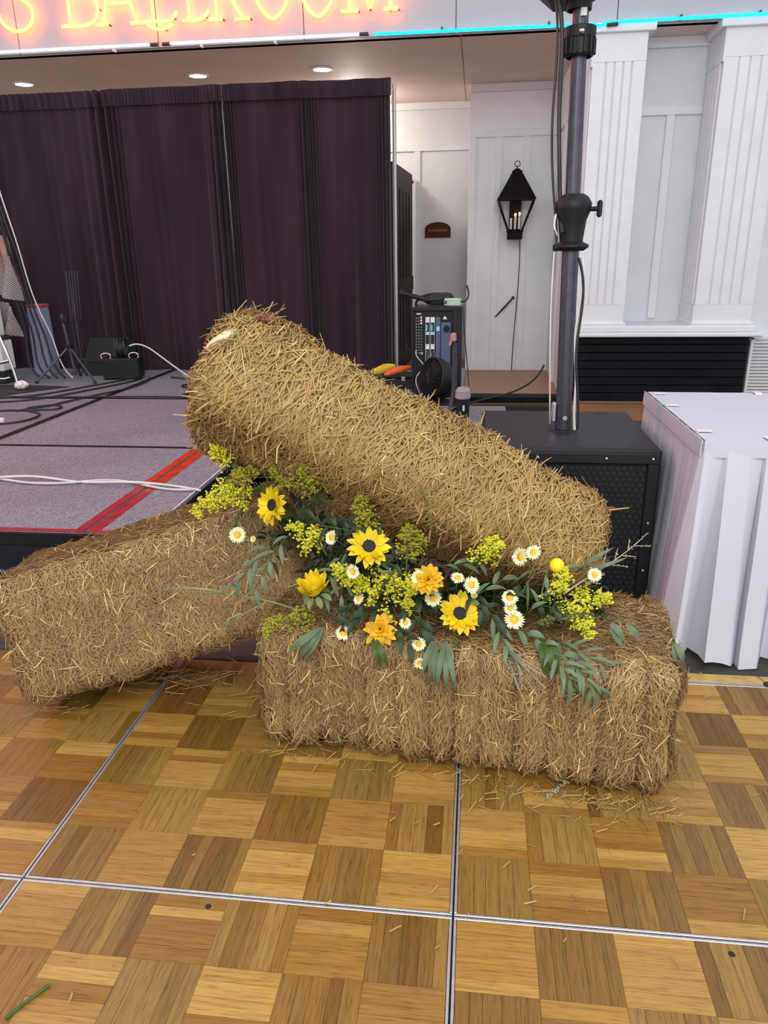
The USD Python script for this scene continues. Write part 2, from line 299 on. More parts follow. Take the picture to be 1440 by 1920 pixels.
battens(w, 5.88, 1.0, 2.2, [1.55], [2.30], z0=0.66)
battens(w, 5.88, 2.2, 7, [3.4, 4.2], [2.30], z0=0.66)
# the black board plinth with its white sill
w = struct('wall_plinth')
part(w, 'core', box(0.86, 2.27, 5.46, 5.88, FZ, 0.55), BLACK_BOARD)
for i in range(8):
    z = 0.0 + i*0.0685
    part(w, 'board', box(0.85, 2.265, 5.435, 5.47, z+0.003, z+0.066, 0.004), BLACK_BOARD)
part(w, 'sill', box(0.82, 2.34, 5.36, 5.90, 0.548, 0.582, 0.008), WHITE_TRIM)
part(w, 'sill_moulding', box(0.85, 2.29, 5.39, 5.90, 0.582, 0.635, 0.01), WHITE_TRIM)
part(w, 'baseboard', box(0.83, 2.30, 5.40, 5.46, FZ, 0.0, 0.004), WOOD_TRIM)
w = struct('wall_right')
part(w, 'plaster', box(2.27, 7, 5.60, 5.88, FZ, CZ), WHITE)
part(w, 'sill', box(2.27, 7, 5.52, 5.62, 0.50, 0.55, 0.006), WHITE_TRIM)
# fluted columns
def column(x0, x1, side):
    w = struct('trim_column'); y = 5.43; z0, z1 = 0.635, CZ; gw = 0.011
    n = 4; inner0, inner1 = x0+0.07, x1-0.07; step = (inner1-inner0)/n; cs = [inner0+step*(i+0.5) for i in range(n)]
    part(w, 'shaft', box(x0+0.006, x1-0.006, y+0.009, 5.88, z0, z1), WHITE)
    part(w, 'face_panel', box(x0, x1, y, y+0.014, z0, 0.80, 0.002), WHITE_TRIM)
    part(w, 'face_panel', box(x0, x1, y, y+0.014, 2.575, z1, 0.002), WHITE_TRIM)
    e = [x0] + [v for c in cs for v in (c-gw/2, c+gw/2)] + [x1]
    for i in range(0, len(e), 2): part(w, 'flute_rib', box(e[i], e[i+1], y, y+0.014, 0.80, 2.575, 0.003), WHITE_TRIM)
    ys = np.linspace(y+0.05, 5.85, 5)                              # the side that faces the middle of the hall
    for i in range(4): part(w, 'side_rib', box(x0-0.008, x0+0.006, ys[i]+0.012, ys[i+1]-0.012, 0.80, 2.55, 0.003), WHITE_TRIM)
    part(w, 'side_panel', box(x0-0.008, x0+0.006, y+0.002, 5.87, z0, 0.80), WHITE_TRIM); part(w, 'side_panel', box(x0-0.008, x0+0.006, y+0.002, 5.87, 2.55, z1), WHITE_TRIM)
    part(w, 'capital', box(x0-0.05, x1+0.05, y-0.03, 5.88, z1-0.055, z1+0.01, 0.006), WHITE_TRIM)
    part(w, 'base', box(x0-0.02, x1+0.02, y-0.03, 5.88, z0-0.03, z0+0.03, 0.012), WHITE_TRIM)
column(0.84, 1.235, -1); column(1.795, 2.25, -1)
# louvre grille right of the plinth
t = thing('wall_grille', 'pale louvred wall grille right of the black plinth, cut by the frame', 'grille', (2.30, 5.50, 0.03))
part(t, 'frame', cat(box(0, 0.9, 0, 0.09, 0.48, 0.51, 0.004), box(0, 0.9, 0, 0.09, -0.02, 0.01, 0.004), box(0, 0.025, 0, 0.09, 0, 0.5, 0.004), box(0.875, 0.9, 0, 0.09, 0, 0.5, 0.004), box(0.02, 0.88, 0.07, 0.09, 0, 0.5)), WHITE_TRIM)
for i in range(17): part(t, 'slat', rot(box(0.024, 0.876, 0.0, 0.034, 0.018+i*0.0275, 0.024+i*0.0275, 0.002), (1, 0, 0), 28, (0, 0.017, 0.02+i*0.0275)), WHITE_TRIM)
# open dark door leaf behind the curtain's end
t = struct('door_1', 'dark brown panelled door leaf standing open beside the curtain')
M0, M1 = A3(-0.84, 6.75), A3(-0.77, 8.12)
def door_local(u0, u1, z0, z1, d, c=0.004):
    L = np.linalg.norm(M1-M0); m = box(u0, u1, -d, d, z0, z1, c); ang = math.degrees(math.atan2(M1[1]-M0[1], M1[0]-M0[0]))
    return move(rot(m, (0, 0, 1), ang), (M0[0], M0[1], 0))
part(t, 'leaf', door_local(0, 1.37, 0.0, 2.08, 0.016), BROWN_DOOR)
for i in range(5): part(t, 'panel_strip', door_local(0.12+i*0.235, 0.28+i*0.235, 0.25 if i % 2 else 0.18, 1.86, 0.026), BROWN_DOOR)
part(t, 'lock_rail', door_local(0.02, 1.35, 0.82, 0.98, 0.029), BROWN_DOOR)
part(t, 'door_closer', ball((-0.745, 8.05, 2.0), 0.022, 1), CHROME)
# restroom sign
t = thing('restroom_sign', 'brown arched RESTROOMS plaque on the white back wall', 'sign', (-0.46, 8.17, 1.40))
arc = [(-0.15, 0), (0.15, 0), (0.15, 0.095)] + [(0.15*math.cos(a), 0.095+0.075*math.sin(a)) for a in np.linspace(0.15, PI-0.15, 16)] + [(-0.15, 0.095)]
part(t, 'plate', prism(arc, -0.008, 0.010), BROWN_SIGN)
part(t, 'lettering', text('RESTROOMS', 0.026, 0, -0.008, 0.065, 0.002), PALE_LETTER)
# recessed lamps in the soffit
for x, y, lab in ((-4.335, 6.44, 'round recessed ceiling lamp leftmost above the black drape'), (-2.60, 6.42, 'round recessed ceiling lamp, middle of the three above the drape'), (-1.425, 6.39, 'round recessed ceiling lamp nearest the right end of the drape')):
    t = thing('ceiling_downlight', lab, 'ceiling lamp', (x, y, CZ))
    part(t, 'trim_ring', lathe([(0.075, -0.004), (0.078, -0.010), (0.098, -0.008), (0.10, 0.0)], 28), WHITE_TRIM)
    part(t, 'lens', cat(lathe([(0.0001, -0.012), (0.05, -0.011), (0.076, -0.006)], 28)), LAMP_DISC)
# warm lamp in the corridor behind the drape (throws the slanting light on the restroom wall)
l = UsdLux.SphereLight.Define(stage, '/World/corridor_lamp'); l.CreateRadiusAttr(0.06); l.CreateIntensityAttr(170.0); l.CreateColorAttr(Gf.Vec3f(1.0, 0.93, 0.82)); l.AddTranslateOp().Set(Gf.Vec3d(-1.35, 7.55, 2.6))
# ------------------------------------------------------------------ wall lantern
t = thing('wall_lantern_light', 'tapered black wall lantern with lit candle bulbs on the white panelled wall', 'lantern', (0.385, 7.10, 1.35))
W = 0.185; zb, zm, zt = 0.085, 0.39, 0.62
def taper(z, w0): return w0
part(t, 'hood', (np.array([[sx*W, sy*W*0.85, zm] for sx, sy in ((-1, -1), (1, -1), (1, 1), (-1, 1))] + [[sx*0.055, sy*0.05, zt] for sx, sy in ((-1, -1), (1, -1), (1, 1), (-1, 1))] + [[sx*W, sy*W*0.85, zm-0.015] for sx, sy in ((-1, -1), (1, -1), (1, 1), (-1, 1))]),
     np.array([[0, 1, 5, 4], [1, 2, 6, 5], [2, 3, 7, 6], [3, 0, 4, 7], [4, 5, 6, 7], [8, 9, 1, 0], [9, 10, 2, 1], [10, 11, 3, 2], [11, 8, 0, 3], [11, 10, 9, 8]])), LAMP_METAL)
part(t, 'crown', cat(bx(0, 0, 0.635, 0.10, 0.09, 0.03, 0.01), bx(0, 0, 0.655, 0.06, 0.055, 0.02, 0.008)), LAMP_METAL)
part(t, 'finial_ring', cat(rod((0, 0, 0.66), (0, 0, 0.685), 0.006, 8), tube([(0.026*math.cos(a), 0, 0.71+0.026*math.sin(a)) for a in np.linspace(0, 2*PI, 20)], 0.004, 6)), LAMP_METAL)
for sx, sy in ((-1, -1), (1, -1), (1, 1), (-1, 1)):
    part(t, 'corner_bar', rod((sx*W, sy*W*0.85, zm), (sx*0.07, sy*0.06, zb), 0.0075, 6), LAMP_METAL)
q = lambda a, b: np.array([[a[0]*W, a[1]*W*0.85, zm-0.01], [b[0]*W, b[1]*W*0.85, zm-0.01], [b[0]*0.07, b[1]*0.06, zb], [a[0]*0.07, a[1]*0.06, zb]])
for a, b in (((-1, -1), (1, -1)), ((1, -1), (1, 1)), ((-1, 1), (-1, -1))):
    part(t, 'glass_pane', (q(a, b), np.array([[0, 1, 2, 3]])), PANE)
part(t, 'back_plate', box(-0.055, 0.055, 0.06, 0.24, 0.08, 0.44, 0.004), LAMP_METAL)
part(t, 'base', cat(box(-0.075, 0.075, -0.065, 0.12, 0.0, 0.075, 0.006), box(-0.085, 0.085, -0.075, 0.10, 0.07, 0.09, 0.006), box(-0.05, 0.05, 0.1, 0.24, 0.02, 0.06)), LAMP_METAL)
for i, x in enumerate((-0.042, 0.0, 0.040)):
    c = part(t, 'candle', rod((x, -0.01*(i-1), 0.10), (x, -0.01*(i-1), 0.205+0.008*i), 0.0115, 10), CANDLE)
    if i: part(t, 'flame_bulb', ball((x, -0.01*(i-1), 0.228+0.008*i), 0.011, 1, (1, 1, 1.7)), FLAME)
# ------------------------------------------------------------------ neon sign and tubes
t = thing('neon_sign', 'glowing yellow-orange neon lettering S BALLROOM high on the white fascia', 'neon sign', (0, 5.38, 2.976))
H = 0.46
def ell(cx, cz, rx, rz, a0, a1, n=18, p=1.0): return [(cx+rx*math.cos(a), cz+rz*math.sin(a)) for a in np.linspace(a0, a1, n)]
def letter(strokes, name='letter'):
    g = part(t, name, cat(*[tube(spline([(x, 0, z) for x, z in s], max(6, 3*len(s))) if len(s) > 3 else np.array([(x, 0, z) for x, z in s], float), 0.0125, 8) for s in strokes]), NEON_RED)
    part(g, 'standoff', cat(*[rod((s[len(s)//2][0], 0.008, s[len(s)//2][1]), (s[len(s)//2][0], 0.048, s[len(s)//2][1]), 0.006, 6) for s in strokes]), DARK_METAL)
def arcs(cx, half, z=0.0): return [(cx-half, z), (cx+half, z)]
letter([[(-3.85, 0.12), (-3.80, 0.03), (-3.69, -0.005), (-3.58, 0.05), (-3.56, 0.14), (-3.63, 0.21), (-3.74, 0.26), (-3.81, 0.33), (-3.78, 0.42), (-3.69, 0.455), (-3.60, 0.42), (-3.57, 0.36)]])
letter([[(-3.25, 0.01), (-3.25, H)], [(-3.33, 0.01), (-3.12, 0.012), (-3.04, 0.05), (-3.01, 0.12), (-3.05, 0.20), (-3.16, 0.24), (-3.25, 0.24)], [(-3.25, 0.24), (-3.12, 0.27), (-3.07, 0.35), (-3.12, 0.44), (-3.25, H)]])
letter([[(-2.98, 0.02), (-2.84, H)], [(-2.84, H), (-2.70, 0.02)], [(-2.94, 0.15), (-2.75, 0.15)], arcs(-2.99, 0.05, 0.01), arcs(-2.69, 0.06, 0.01)])
letter([[(-2.56, 0.01), (-2.56, H)], [(-2.64, 0.01), (-2.46, 0.01), (-2.40, 0.03), (-2.37, 0.07)], [(-2.62, 0.0), (-2.56, -0.035), (-2.48, -0.04), (-2.41, -0.01)], arcs(-2.56, 0.05, H)])
letter([[(-2.27, 0.01), (-2.27, H)], [(-2.33, 0.01), (-2.19, 0.01), (-2.14, 0.03), (-2.11, 0.07)], arcs(-2.27, 0.05, H)])
letter([[(-2.05, 0.01), (-2.05, H)], arcs(-2.06, 0.055, 0.005), [(-2.05, H), (-1.93, 0.44), (-1.88, 0.36), (-1.93, 0.27), (-2.05, 0.23)], [(-1.98, 0.24), (-1.85, 0.01)], arcs(-1.845, 0.06, 0.0)])
for cx in (-1.60, -1.245):
    letter([[(cx, -0.015), (cx+0.06, 0.02), (cx+0.12, 0.12), (cx+0.135, 0.24), (cx+0.10, 0.39), (cx, H), (cx-0.10, 0.39), (cx-0.135, 0.24), (cx-0.12, 0.12), (cx-0.06, 0.02), (cx, -0.015)]])
letter([[(-1.0, 0.01), (-0.99, H)], arcs(-1.0, 0.065, 0.01), [(-0.99, H), (-0.845, 0.02)], [(-0.845, 0.02), (-0.70, H)], [(-0.70, H), (-0.69, 0.01)], arcs(-0.685, 0.055, 0.01)])
t = thing('border_tube', 'pale bluish white neon tube along the fascia bottom, left half', 'neon tube', (0, 5.39, 2.835))
part(t, 'tube', cat(rod((-4.9, 0, 0.0), (-2.62, 0, 0.0), 0.011), rod((-2.50, 0, 0.0), (-0.86, 0, -0.004), 0.011)), NEON_PALE)
part(t, 'end_cap', rod((-2.61, -0.004, -0.004), (-2.55, -0.004, -0.004), 0.014), DARK_METAL); part(t, 'end_cap', rod((-2.51, -0.004, -0.004), (-2.45, -0.004, -0.004), 0.014), DARK_METAL); part(t, 'end_cap', rod((-0.93, -0.004, -0.006), (-0.86, -0.004, -0.006), 0.014), DARK_METAL)
for x in (-4.1, -2.93, -2.2, -1.6): part(t, 'bracket', box(x-0.008, x+0.008, 0.0, 0.045, -0.035, 0.004, 0.002), WHITE_TRIM)
t = thing('border_tube', 'bright cyan neon tube along the fascia bottom, right half', 'neon tube', (0, 5.39, 2.83))
part(t, 'tube', cat(rod((-0.82, 0, -0.004), (0.84, 0, -0.012), 0.011), rod((0.90, 0, -0.004), (3.4, 0, 0.005), 0.011), tube(spline([(0.84, 0, -0.012), (0.86, -0.01, -0.025), (0.89, -0.01, -0.02), (0.90, 0, -0.004)], 8), 0.010)), NEON_CYAN)
part(t, 'end_cap', rod((0.76, -0.006, -0.03), (0.83, -0.006, -0.03), 0.013), DARK_METAL); part(t, 'end_cap', rod((0.92, -0.006, -0.022), (1.0, -0.006, -0.018), 0.013), DARK_METAL)
for x in (-0.3, 0.5, 1.45, 2.0): part(t, 'bracket', box(x-0.006, x+0.006, 0.0, 0.045, -0.01, 0.025, 0.002), DARK_METAL)
# ------------------------------------------------------------------ portable dance floor
def wood(i, vert):
    base = [(0.36, 0.205, 0.058), (0.30, 0.165, 0.042), (0.41, 0.25, 0.082), (0.25, 0.13, 0.034), (0.33, 0.19, 0.062), (0.44, 0.275, 0.10), (0.28, 0.155, 0.05), (0.37, 0.225, 0.078)][i]
    c = np.array(base)*A3(0.82, 0.76, 0.52)*(0.66 if vert else 1.0)  # darker along strips: view-dependent sheen put into the colour
    st = (110, 5, 20) if vert else (5, 110, 20)
    n = {'p': ('principled_bsdf', {'roughness': 0.34, 'specular_ior_level': 0.4}), 'g': ('geometry', {}), 'm': ('mapping', {'scale': st, 'location': (i*1.7, i*2.3, 0)}), 'n': ('noise_texture', {'scale': 1.3, 'detail': 5.0, 'roughness': 0.65}),
         'm2': ('mapping', {'scale': tuple(np.array(st)*2.2)}), 'n2': ('noise_texture', {'scale': 2.0, 'detail': 2.0}), 'r': ('rgb_ramp', {'ramp': [(0.28, tuple(c*0.62)), (0.48, tuple(c)), (0.72, tuple(np.minimum(c*1.22, 1)))]}),
         'r2': ('rgb_ramp', {'ramp': [(0.33, (0.55, 0.5, 0.45)), (0.45, (1, 1, 1))]}), 'x': ('mix', {'mix_type': 'multiply', 'fac': 0.8}),
         'n3': ('noise_texture', {'scale': 9.0, 'detail': 3.0}), 'mr': ('map_range', {'from_min': 0.3, 'from_max': 0.7, 'to_min': 0.27, 'to_max': 0.46}), 'b': ('bump', {'strength': 0.25, 'distance': 0.0006})}
    k = [('g.position', 'm.vector'), ('g.position', 'm2.vector'), ('m.vector', 'n.vector'), ('m2.vector', 'n2.vector'), ('n.fac', 'r.fac'), ('n2.fac', 'r2.fac'), ('r.color', 'x.color1'), ('r2.color', 'x.color2'), ('x.color', 'p.base_color'),
         ('g.position', 'n3.vector'), ('n3.fac', 'mr.value'), ('mr.result', 'p.roughness'), ('n.fac', 'b.height'), ('b.normal', 'p.normal')]
    return M(f'parquet_oak_{"along" if vert else "across"}_{i}', n, k)
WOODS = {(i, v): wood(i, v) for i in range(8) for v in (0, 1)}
rng = np.random.default_rng(7); T = 0.1524; PW = 6*T
names = {(-2, 0): 'parquet dance floor panel under the left bale, at the left edge', (-1, 0): 'parquet dance floor panel in the middle, in front of the gap between the bales', (0, 0): 'parquet dance floor panel under the right end of the front bale',
         (-2, -1): 'parquet dance floor panel sliver in the bottom left corner of the view', (-1, -1): 'nearest parquet dance floor panel left of the dark joint, bottom edge', (0, -1): 'nearest parquet dance floor panel right of the dark joint, bottom edge',
         (1, 0): 'parquet dance floor panel just past the right edge, in front of the table', (1, -1): 'parquet dance floor panel just past the bottom right corner'}
for (pi, pj), lab in names.items():
    x0, y0 = pi*PW, pj*PW
    t = thing('dance_floor_panel', lab, 'dance floor panel', (x0, y0, 0), group='parquet dance floor panels')
    part(t, 'tray', box(0.004, PW-0.004, 0.004, PW-0.004, FZ, -0.006), BLACK_GAP)
    e = 0.0055; g = 0.0018
    for k_, m in enumerate((box(g, PW-g, g, g+e, FZ, 0.0005, 0.001), box(g, PW-g, PW-g-e, PW-g, FZ, 0.0005, 0.001), box(g, g+e, g+e, PW-g-e, FZ, 0.0005, 0.001), box(PW-g-e, PW-g, g+e, PW-g-e, FZ, 0.0005, 0.001))):
        part(t, 'metal_edge', m, STAGE_RIM if k_ == 1 and pj == 0 and pi < 0 else ALU)  # left rear aluminium edges coloured dark so no red reflection shows
    lo, hi = g+e+0.0006, PW-g-e-0.0006; st = (hi-lo)/6
    for i in range(6):
        for j in range(6):
            if pj < 0 and j < 3: continue                          # the outer half of the nearest row lies outside the view
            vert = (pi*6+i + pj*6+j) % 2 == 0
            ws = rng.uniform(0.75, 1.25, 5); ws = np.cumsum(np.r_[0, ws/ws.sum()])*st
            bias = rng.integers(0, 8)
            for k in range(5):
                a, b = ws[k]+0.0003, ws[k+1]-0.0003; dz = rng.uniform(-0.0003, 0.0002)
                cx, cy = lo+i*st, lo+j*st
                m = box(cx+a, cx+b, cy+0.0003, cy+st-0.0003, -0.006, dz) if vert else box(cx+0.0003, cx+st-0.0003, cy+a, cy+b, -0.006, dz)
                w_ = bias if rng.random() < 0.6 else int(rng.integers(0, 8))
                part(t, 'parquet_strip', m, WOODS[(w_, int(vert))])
    if pj < 0:
        part(t, 'parquet_strip_row', box(lo, hi, lo, lo+3*st, -0.006, -0.0001), WOODS[(0, 1)], kind='stuff')
    for sx, sy in (((0.42, PW-0.03),) if pi < 0 else ((0.52, PW-0.03),)):
        part(t, 'lock_screw', lathe([(0.0001, 0.0008), (0.0055, 0.0008), (0.0065, 0.0)], 12, (sx, sy, 0)), BLACK_GAP)
t = thing('floor_edge_ramp', 'worn yellow sloping strip along the far edge of the parquet', 'edge strip', (0, PW+0.001, 0))
for k in range(2):
    a, b = k*PW+0.002, (k+1)*PW-0.002
    part(t, 'ramp_piece', (np.array([[x, y, z] for x in (a, b) for y, z in ((0, FZ), (0, 0.0), (0.012, 0.0), (0.085, FZ+0.004), (0.085, FZ))]), np.array([[0, 1, 2], [0, 2, 3], [0, 3, 4], [5, 7, 6], [5, 8, 7], [5, 9, 8], [1, 6, 7], [1, 7, 2], [2, 7, 8], [2, 8, 3], [3, 8, 9], [3, 9, 4], [0, 5, 6], [0, 6, 1], [0, 4, 9], [0, 9, 5]])), YELLOW_PAINT)
    part(t, 'metal_lip', box(a, b, -0.001, 0.006, 0.0, 0.002), ALU)
part(t, 'lock_screw', lathe([(0.0001, 0.004), (0.012, 0.004), (0.014, 0.0)], 12, (0.915, 0.006, 0.002)), BLACK_GAP)
# ------------------------------------------------------------------ stage decks
SZ = 0.30
def deck(x0, x1, y0, y1, lab, edge_strips=(), front=False):
    t = thing('stage_deck', lab, 'stage deck', (x0, y0, FZ))
    w, d, h = x1-x0, y1-y0, SZ-FZ; g = 0.006
    part(t, 'carpet_top', box(g, w-g, g, d-g, h-0.02, h, 0.004), CARPET)
    part(t, 'frame', cat(box(g+0.004, w-g-0.004, g+0.004, 0.05, h-0.10, h-0.02), box(g+0.004, w-g-0.004, d-0.05, d-g-0.004, h-0.10, h-0.02), box(g+0.004, 0.05, 0.05, d-0.05, h-0.10, h-0.02), box(w-0.05, w-g-0.004, 0.05, d-0.05, h-0.10, h-0.02)), STAGE_RIM)
    for x, y in ((0.07, 0.07), (w-0.07, 0.07), (0.07, d-0.07), (w-0.07, d-0.07)): part(t, 'leg', rod((x, y, 0), (x, y, h-0.10), 0.02, 10), DARK_METAL)
    for (a, b, c, e, m) in edge_strips: part(t, 'edge_strip', box(a, b, c, e, h-0.001, h+0.0015), m)
    if front: part(t, 'front_skirt', box(g, w-g, 0.0, 0.012, 0.0, h-0.055, 0.002), STAGE_SIDE); part(t, 'front_rim', box(g, w-g, -0.004, 0.02, h-0.055, h-0.004, 0.004), STAGE_RIM)
XA, XB, XC, XD = -4.9, -2.585, -1.385, -1.145
Y0, Y1, Y2, Y3, Y4 = 1.235, 1.80, 2.46, 3.80, 5.32
for (x0, x1, col) in ((XA, XB, 'left'), (XB, XC, 'middle')):
    for (y0, y1, row) in ((Y0, Y1, 'front'), (Y1, Y2, 'second'), (Y2, Y3, 'third'), (Y3, Y4, 'rear')):
        w_, d_ = x1-x0, y1-y0; tp = []
        if col == 'middle' and y0 < Y2: tp.append((w_-0.045, w_-0.007, 0.007, d_-0.007, RED_LIT_EDGE if row == 'front' else ORANGE_LIT_EDGE))
        if row == 'front': tp.append((0.007, w_-0.05, 0.007, 0.035, RED_LIT_EDGE))
        if col == 'left': tp.append((w_-0.05, w_-0.007, 0.007, d_-0.007, STAGE_RIM))
        if row != 'front' and not (col == 'middle' and row == 'second'): tp.append((0.007, w_-0.052, 0.007, 0.032, STAGE_RIM))
        deck(x0, x1, y0, y1, f'grey carpeted stage deck, {row} row, {col} column of the stage', tp, row == 'front')
deck(XC, XD, Y0, Y1, 'narrow grey carpeted stage deck strip at the front right corner, red edge', [(0.007, 0.05, 0.007, Y1-Y0-0.007, RED_LIT_EDGE), (0.055, XD-XC-0.007, 0.007, 0.03, RED_LIT_EDGE), (XD-XC-0.012, XD-XC-0.007, 0.035, Y1-Y0-0.007, PALE_TAPE)], True)
deck(XC, XD, Y1, Y2, 'narrow grey carpeted stage deck strip behind the front right corner strip', [(0.007, 0.055, 0.007, Y2-Y1-0.007, ORANGE_LIT_EDGE), (XD-XC-0.012, XD-XC-0.007, 0.007, Y2-Y1-0.007, PALE_TAPE)])
deck(XC, 0.22, Y2, 3.64, 'grey carpeted stage deck behind the leaning bale, at the black subwoofer', [(0.5, 0.22-XC-0.008, 3.64-Y2-0.012, 3.64-Y2-0.007, YELLOW_PAINT)])
deck(XC, -0.06, 3.645, Y4, 'grey carpeted stage deck under the mixing amplifier', [(0.3, -0.06-XC-0.008, 0.007, 0.03, STAGE_RIM)])
# ------------------------------------------------------------------ pipe and drape
def drape(x0, x1, lab, seed, y=5.16, top=2.475, bot=SZ+0.004, lean=0.0):
    r = np.random.default_rng(seed); nx, nz = 130, 46
    u = np.linspace(0, 1, nx); v = np.linspace(0, 1, nz)
    n = 4*(x1-x0)/0.7; ph = r.uniform(0, 6.28, 4)
    U, V = np.meshgrid(u, v, indexing='ij')
    edge = np.exp(-((U-0.0)/0.09)**2) + np.exp(-((U-1.0)/0.10)**2)
    warp = U + 0.03*np.sin(2*PI*U*2+ph[0])
    amp = 0.010 + 0.05*V**0.8
    d = amp*np.sin(2*PI*warp*n/2 + ph[1] + 0.5*V)*(0.35+0.65*np.sin(PI*U+ph[2])**2) + 0.02*np.sin(2*PI*warp*n*1.7+ph[3])*(0.3+0.7*V)*0.5
    d += edge*0.055*np.sin(2*PI*U*24 + ph[2])*(0.35+0.65*V**0.3)
    d += 0.012*np.exp(-((V-0.03)/0.03)**2)*np.sin(2*PI*U*31+ph[0])
    d += 0.004*np.sin(V*PI*2*5.5)**12                                   # storage creases
    X = x0 + (x1-x0)*U + 0.05*(U-0.5)*V*0 + lean*V
    Z = top + 0.012*np.abs(np.sin(2*PI*U*17+ph[3]))*(V < 0.02) - (top-bot)*V
    t = thing('drape', lab, 'curtain', (0, y, 0))
    part(t, 'cloth', sheet(np.stack([X, d, Z], -1), 0.0015), CURTAIN, smooth=40)
    P = np.stack([X[:, :3], d[:, :3]-0.006, np.repeat(np.array([[top+0.01, top-0.05, top-0.105]]), nx, 0)], -1)
    part(t, 'rod_pocket', sheet(P, 0.012), CURTAIN, smooth=40)
drape(-4.75, -2.92, 'black sheer drape panel at the far left of the stage backdrop', 1, y=5.185)
drape(-2.93, -1.985, 'black sheer drape panel second from the left of the backdrop', 2)
drape(-1.98, -1.30, 'black sheer drape panel third from the left, above the leaning bale', 3, y=5.16)
drape(-1.31, -0.68, 'black sheer drape panel at the right end of the backdrop', 4, y=5.185)
t = thing('pipe_stand', 'pale metal pipe stand carrying the black drape, upright showing at its right end', 'drape stand', (0, 5.22, 0))
part(t, 'crossbar', rod((-4.75, 0.01, 2.425), (-0.675, 0.01, 2.425), 0.012), CHROME)
part(t, 'upright', rod((-0.655, 0.03, SZ+0.01), (-0.655, 0.03, 2.46), 0.016), ALU)
part(t, 'upright', rod((-2.9, 0.075, SZ+0.01), (-2.9, 0.075, 2.44), 0.016), ALU); part(t, 'base_plate', box(-0.85, -0.5, -0.05, 0.09, SZ, SZ+0.008, 0.002), DARK_METAL)
part(t, 'base_plate', box(-3.05, -2.75, 0.045, 0.095, SZ, SZ+0.008, 0.002), DARK_METAL)
# ------------------------------------------------------------------ subwoofer, pole, loudspeaker
t = thing('subwoofer', 'large black subwoofer cabinet with honeycomb grille behind the right end of the leaning bale', 'speaker', (0.05, 1.392, FZ))
w_, d_, h_ = 0.61, 0.66, 0.60-FZ
part(t, 'cabinet', cat(box(0, w_, 0.02, d_, 0.0, h_, 0.012)), BLACK_SATIN)
part(t, 'grille_frame', cat(box(0.012, w_-0.012, 0, 0.03, h_-0.05, h_-0.012, 0.004), box(0.012, w_-0.012, 0, 0.03, 0.012, 0.05, 0.004), box(0.012, 0.05, 0, 0.03, 0.05, h_-0.05, 0.004), box(w_-0.05, w_-0.012, 0, 0.03, 0.05, h_-0.05, 0.004)), BLACK_PLASTIC)
def honeycomb(x0, x1, z0, z1, y, pitch, bar):
    ms = []; k = 0; rows = int((z1-z0)/(pitch*0.866))
    for r in range(rows+1):
        z = z0 + r*pitch*0.866
        for c in range(int((x1-x0)/pitch)):
            x = x0 + (c+0.5*(r % 2)+0.5)*pitch
            if x > x1-pitch*0.4: continue
            g = np.arange(6)*PI/3+PI/6; R = pitch/1.732
            o = np.stack([x+R*np.cos(g), np.full(6, y), z+R*np.sin(g)], 1); i_ = np.stack([x+(R-bar)*np.cos(g), np.full(6, y), z+(R-bar)*np.sin(g)], 1); b = i_ + A3(0, 0.006, 0)
            v = np.vstack([o, i_, b]); f = []
            for a in range(6):
                n = (a+1) % 6; f += [[a, n, 6+n], [a, 6+n, 6+a], [6+a, 6+n, 12+n], [6+a, 12+n, 12+a]]
            ms.append((v, np.array(f)))
    return cat(*ms)
part(t, 'grille', honeycomb(0.05, w_-0.05, 0.05, h_-0.05, 0.012, 0.0225, 0.0028), BLACK_PLASTIC, kind='stuff')
part(t, 'foam_backing', box(0.04, w_-0.04, 0.019, 0.024, 0.04, h_-0.04), BLACK_MATT)
for x in (0.19, 0.42, w_-0.035): part(t, 'grille_screw', ball((x, -0.001, h_-0.03), 0.005, 1, (1, 0.5, 1)), CHROME)
for z in (0.18, 0.36): part(t, 'grille_screw', ball((w_-0.03, -0.001, z), 0.005, 1, (1, 0.5, 1)), CHROME)
for x, y in ((0.075, 0.08), (w_-0.075, 0.08), (0.075, d_-0.05), (w_-0.12, d_-0.05)): part(t, 'foot_recess', lathe([(0.0001, 0.0012), (0.026, 0.0012), (0.028, 0.0)], 24, (x, y, h_)), BLACK_MATT)
part(t, 'side_handle', box(w_-0.002, w_+0.012, 0.12, 0.30, 0.36, 0.41, 0.006), BLACK_PLASTIC)
part(t, 'pole_socket', lathe([(0.03, 0.004), (0.052, 0.004), (0.056, 0.0)], 28, (0.304, 0.31, h_)), BLACK_PLASTIC)
t = thing('speaker_pole', 'black telescopic speaker pole standing on the subwoofer, with clamp collar halfway up', 'speaker stand', (0.354, 1.70, 0.602))
ax = lambda z: A3(-0.022*z, 0, z)
part(t, 'lower_tube', cat(rod(ax(0), ax(0.66), 0.029, 20)), DARK_METAL)
part(t, 'upper_tube', cat(rod(ax(0.70), ax(1.42), 0.0255, 20)), DARK_METAL)
part(t, 'clamp_collar', cat(lathe([(0.045, 0.0), (0.062, 0.012), (0.062, 0.02), (0.040, 0.03), (0.042, 0.05), (0.048, 0.10), (0.062, 0.135), (0.063, 0.155), (0.05, 0.175), (0.034, 0.185)], 24, ax(0.64)), box(-0.075, 0.02, -0.02, 0.02, 0.64, 0.665, 0.005)), BLACK_PLASTIC, smooth=40)
part(t, 'clamp_knob', cat(rod(ax(0.775)+A3(0.05, -0.02, 0), ax(0.775)+A3(0.085, -0.03, 0), 0.008), move(bx(0, 0, 0, 0.016, 0.03, 0.055, 0.006), ax(0.775)+A3(0.088, -0.03, 0))), BLACK_PLASTIC)
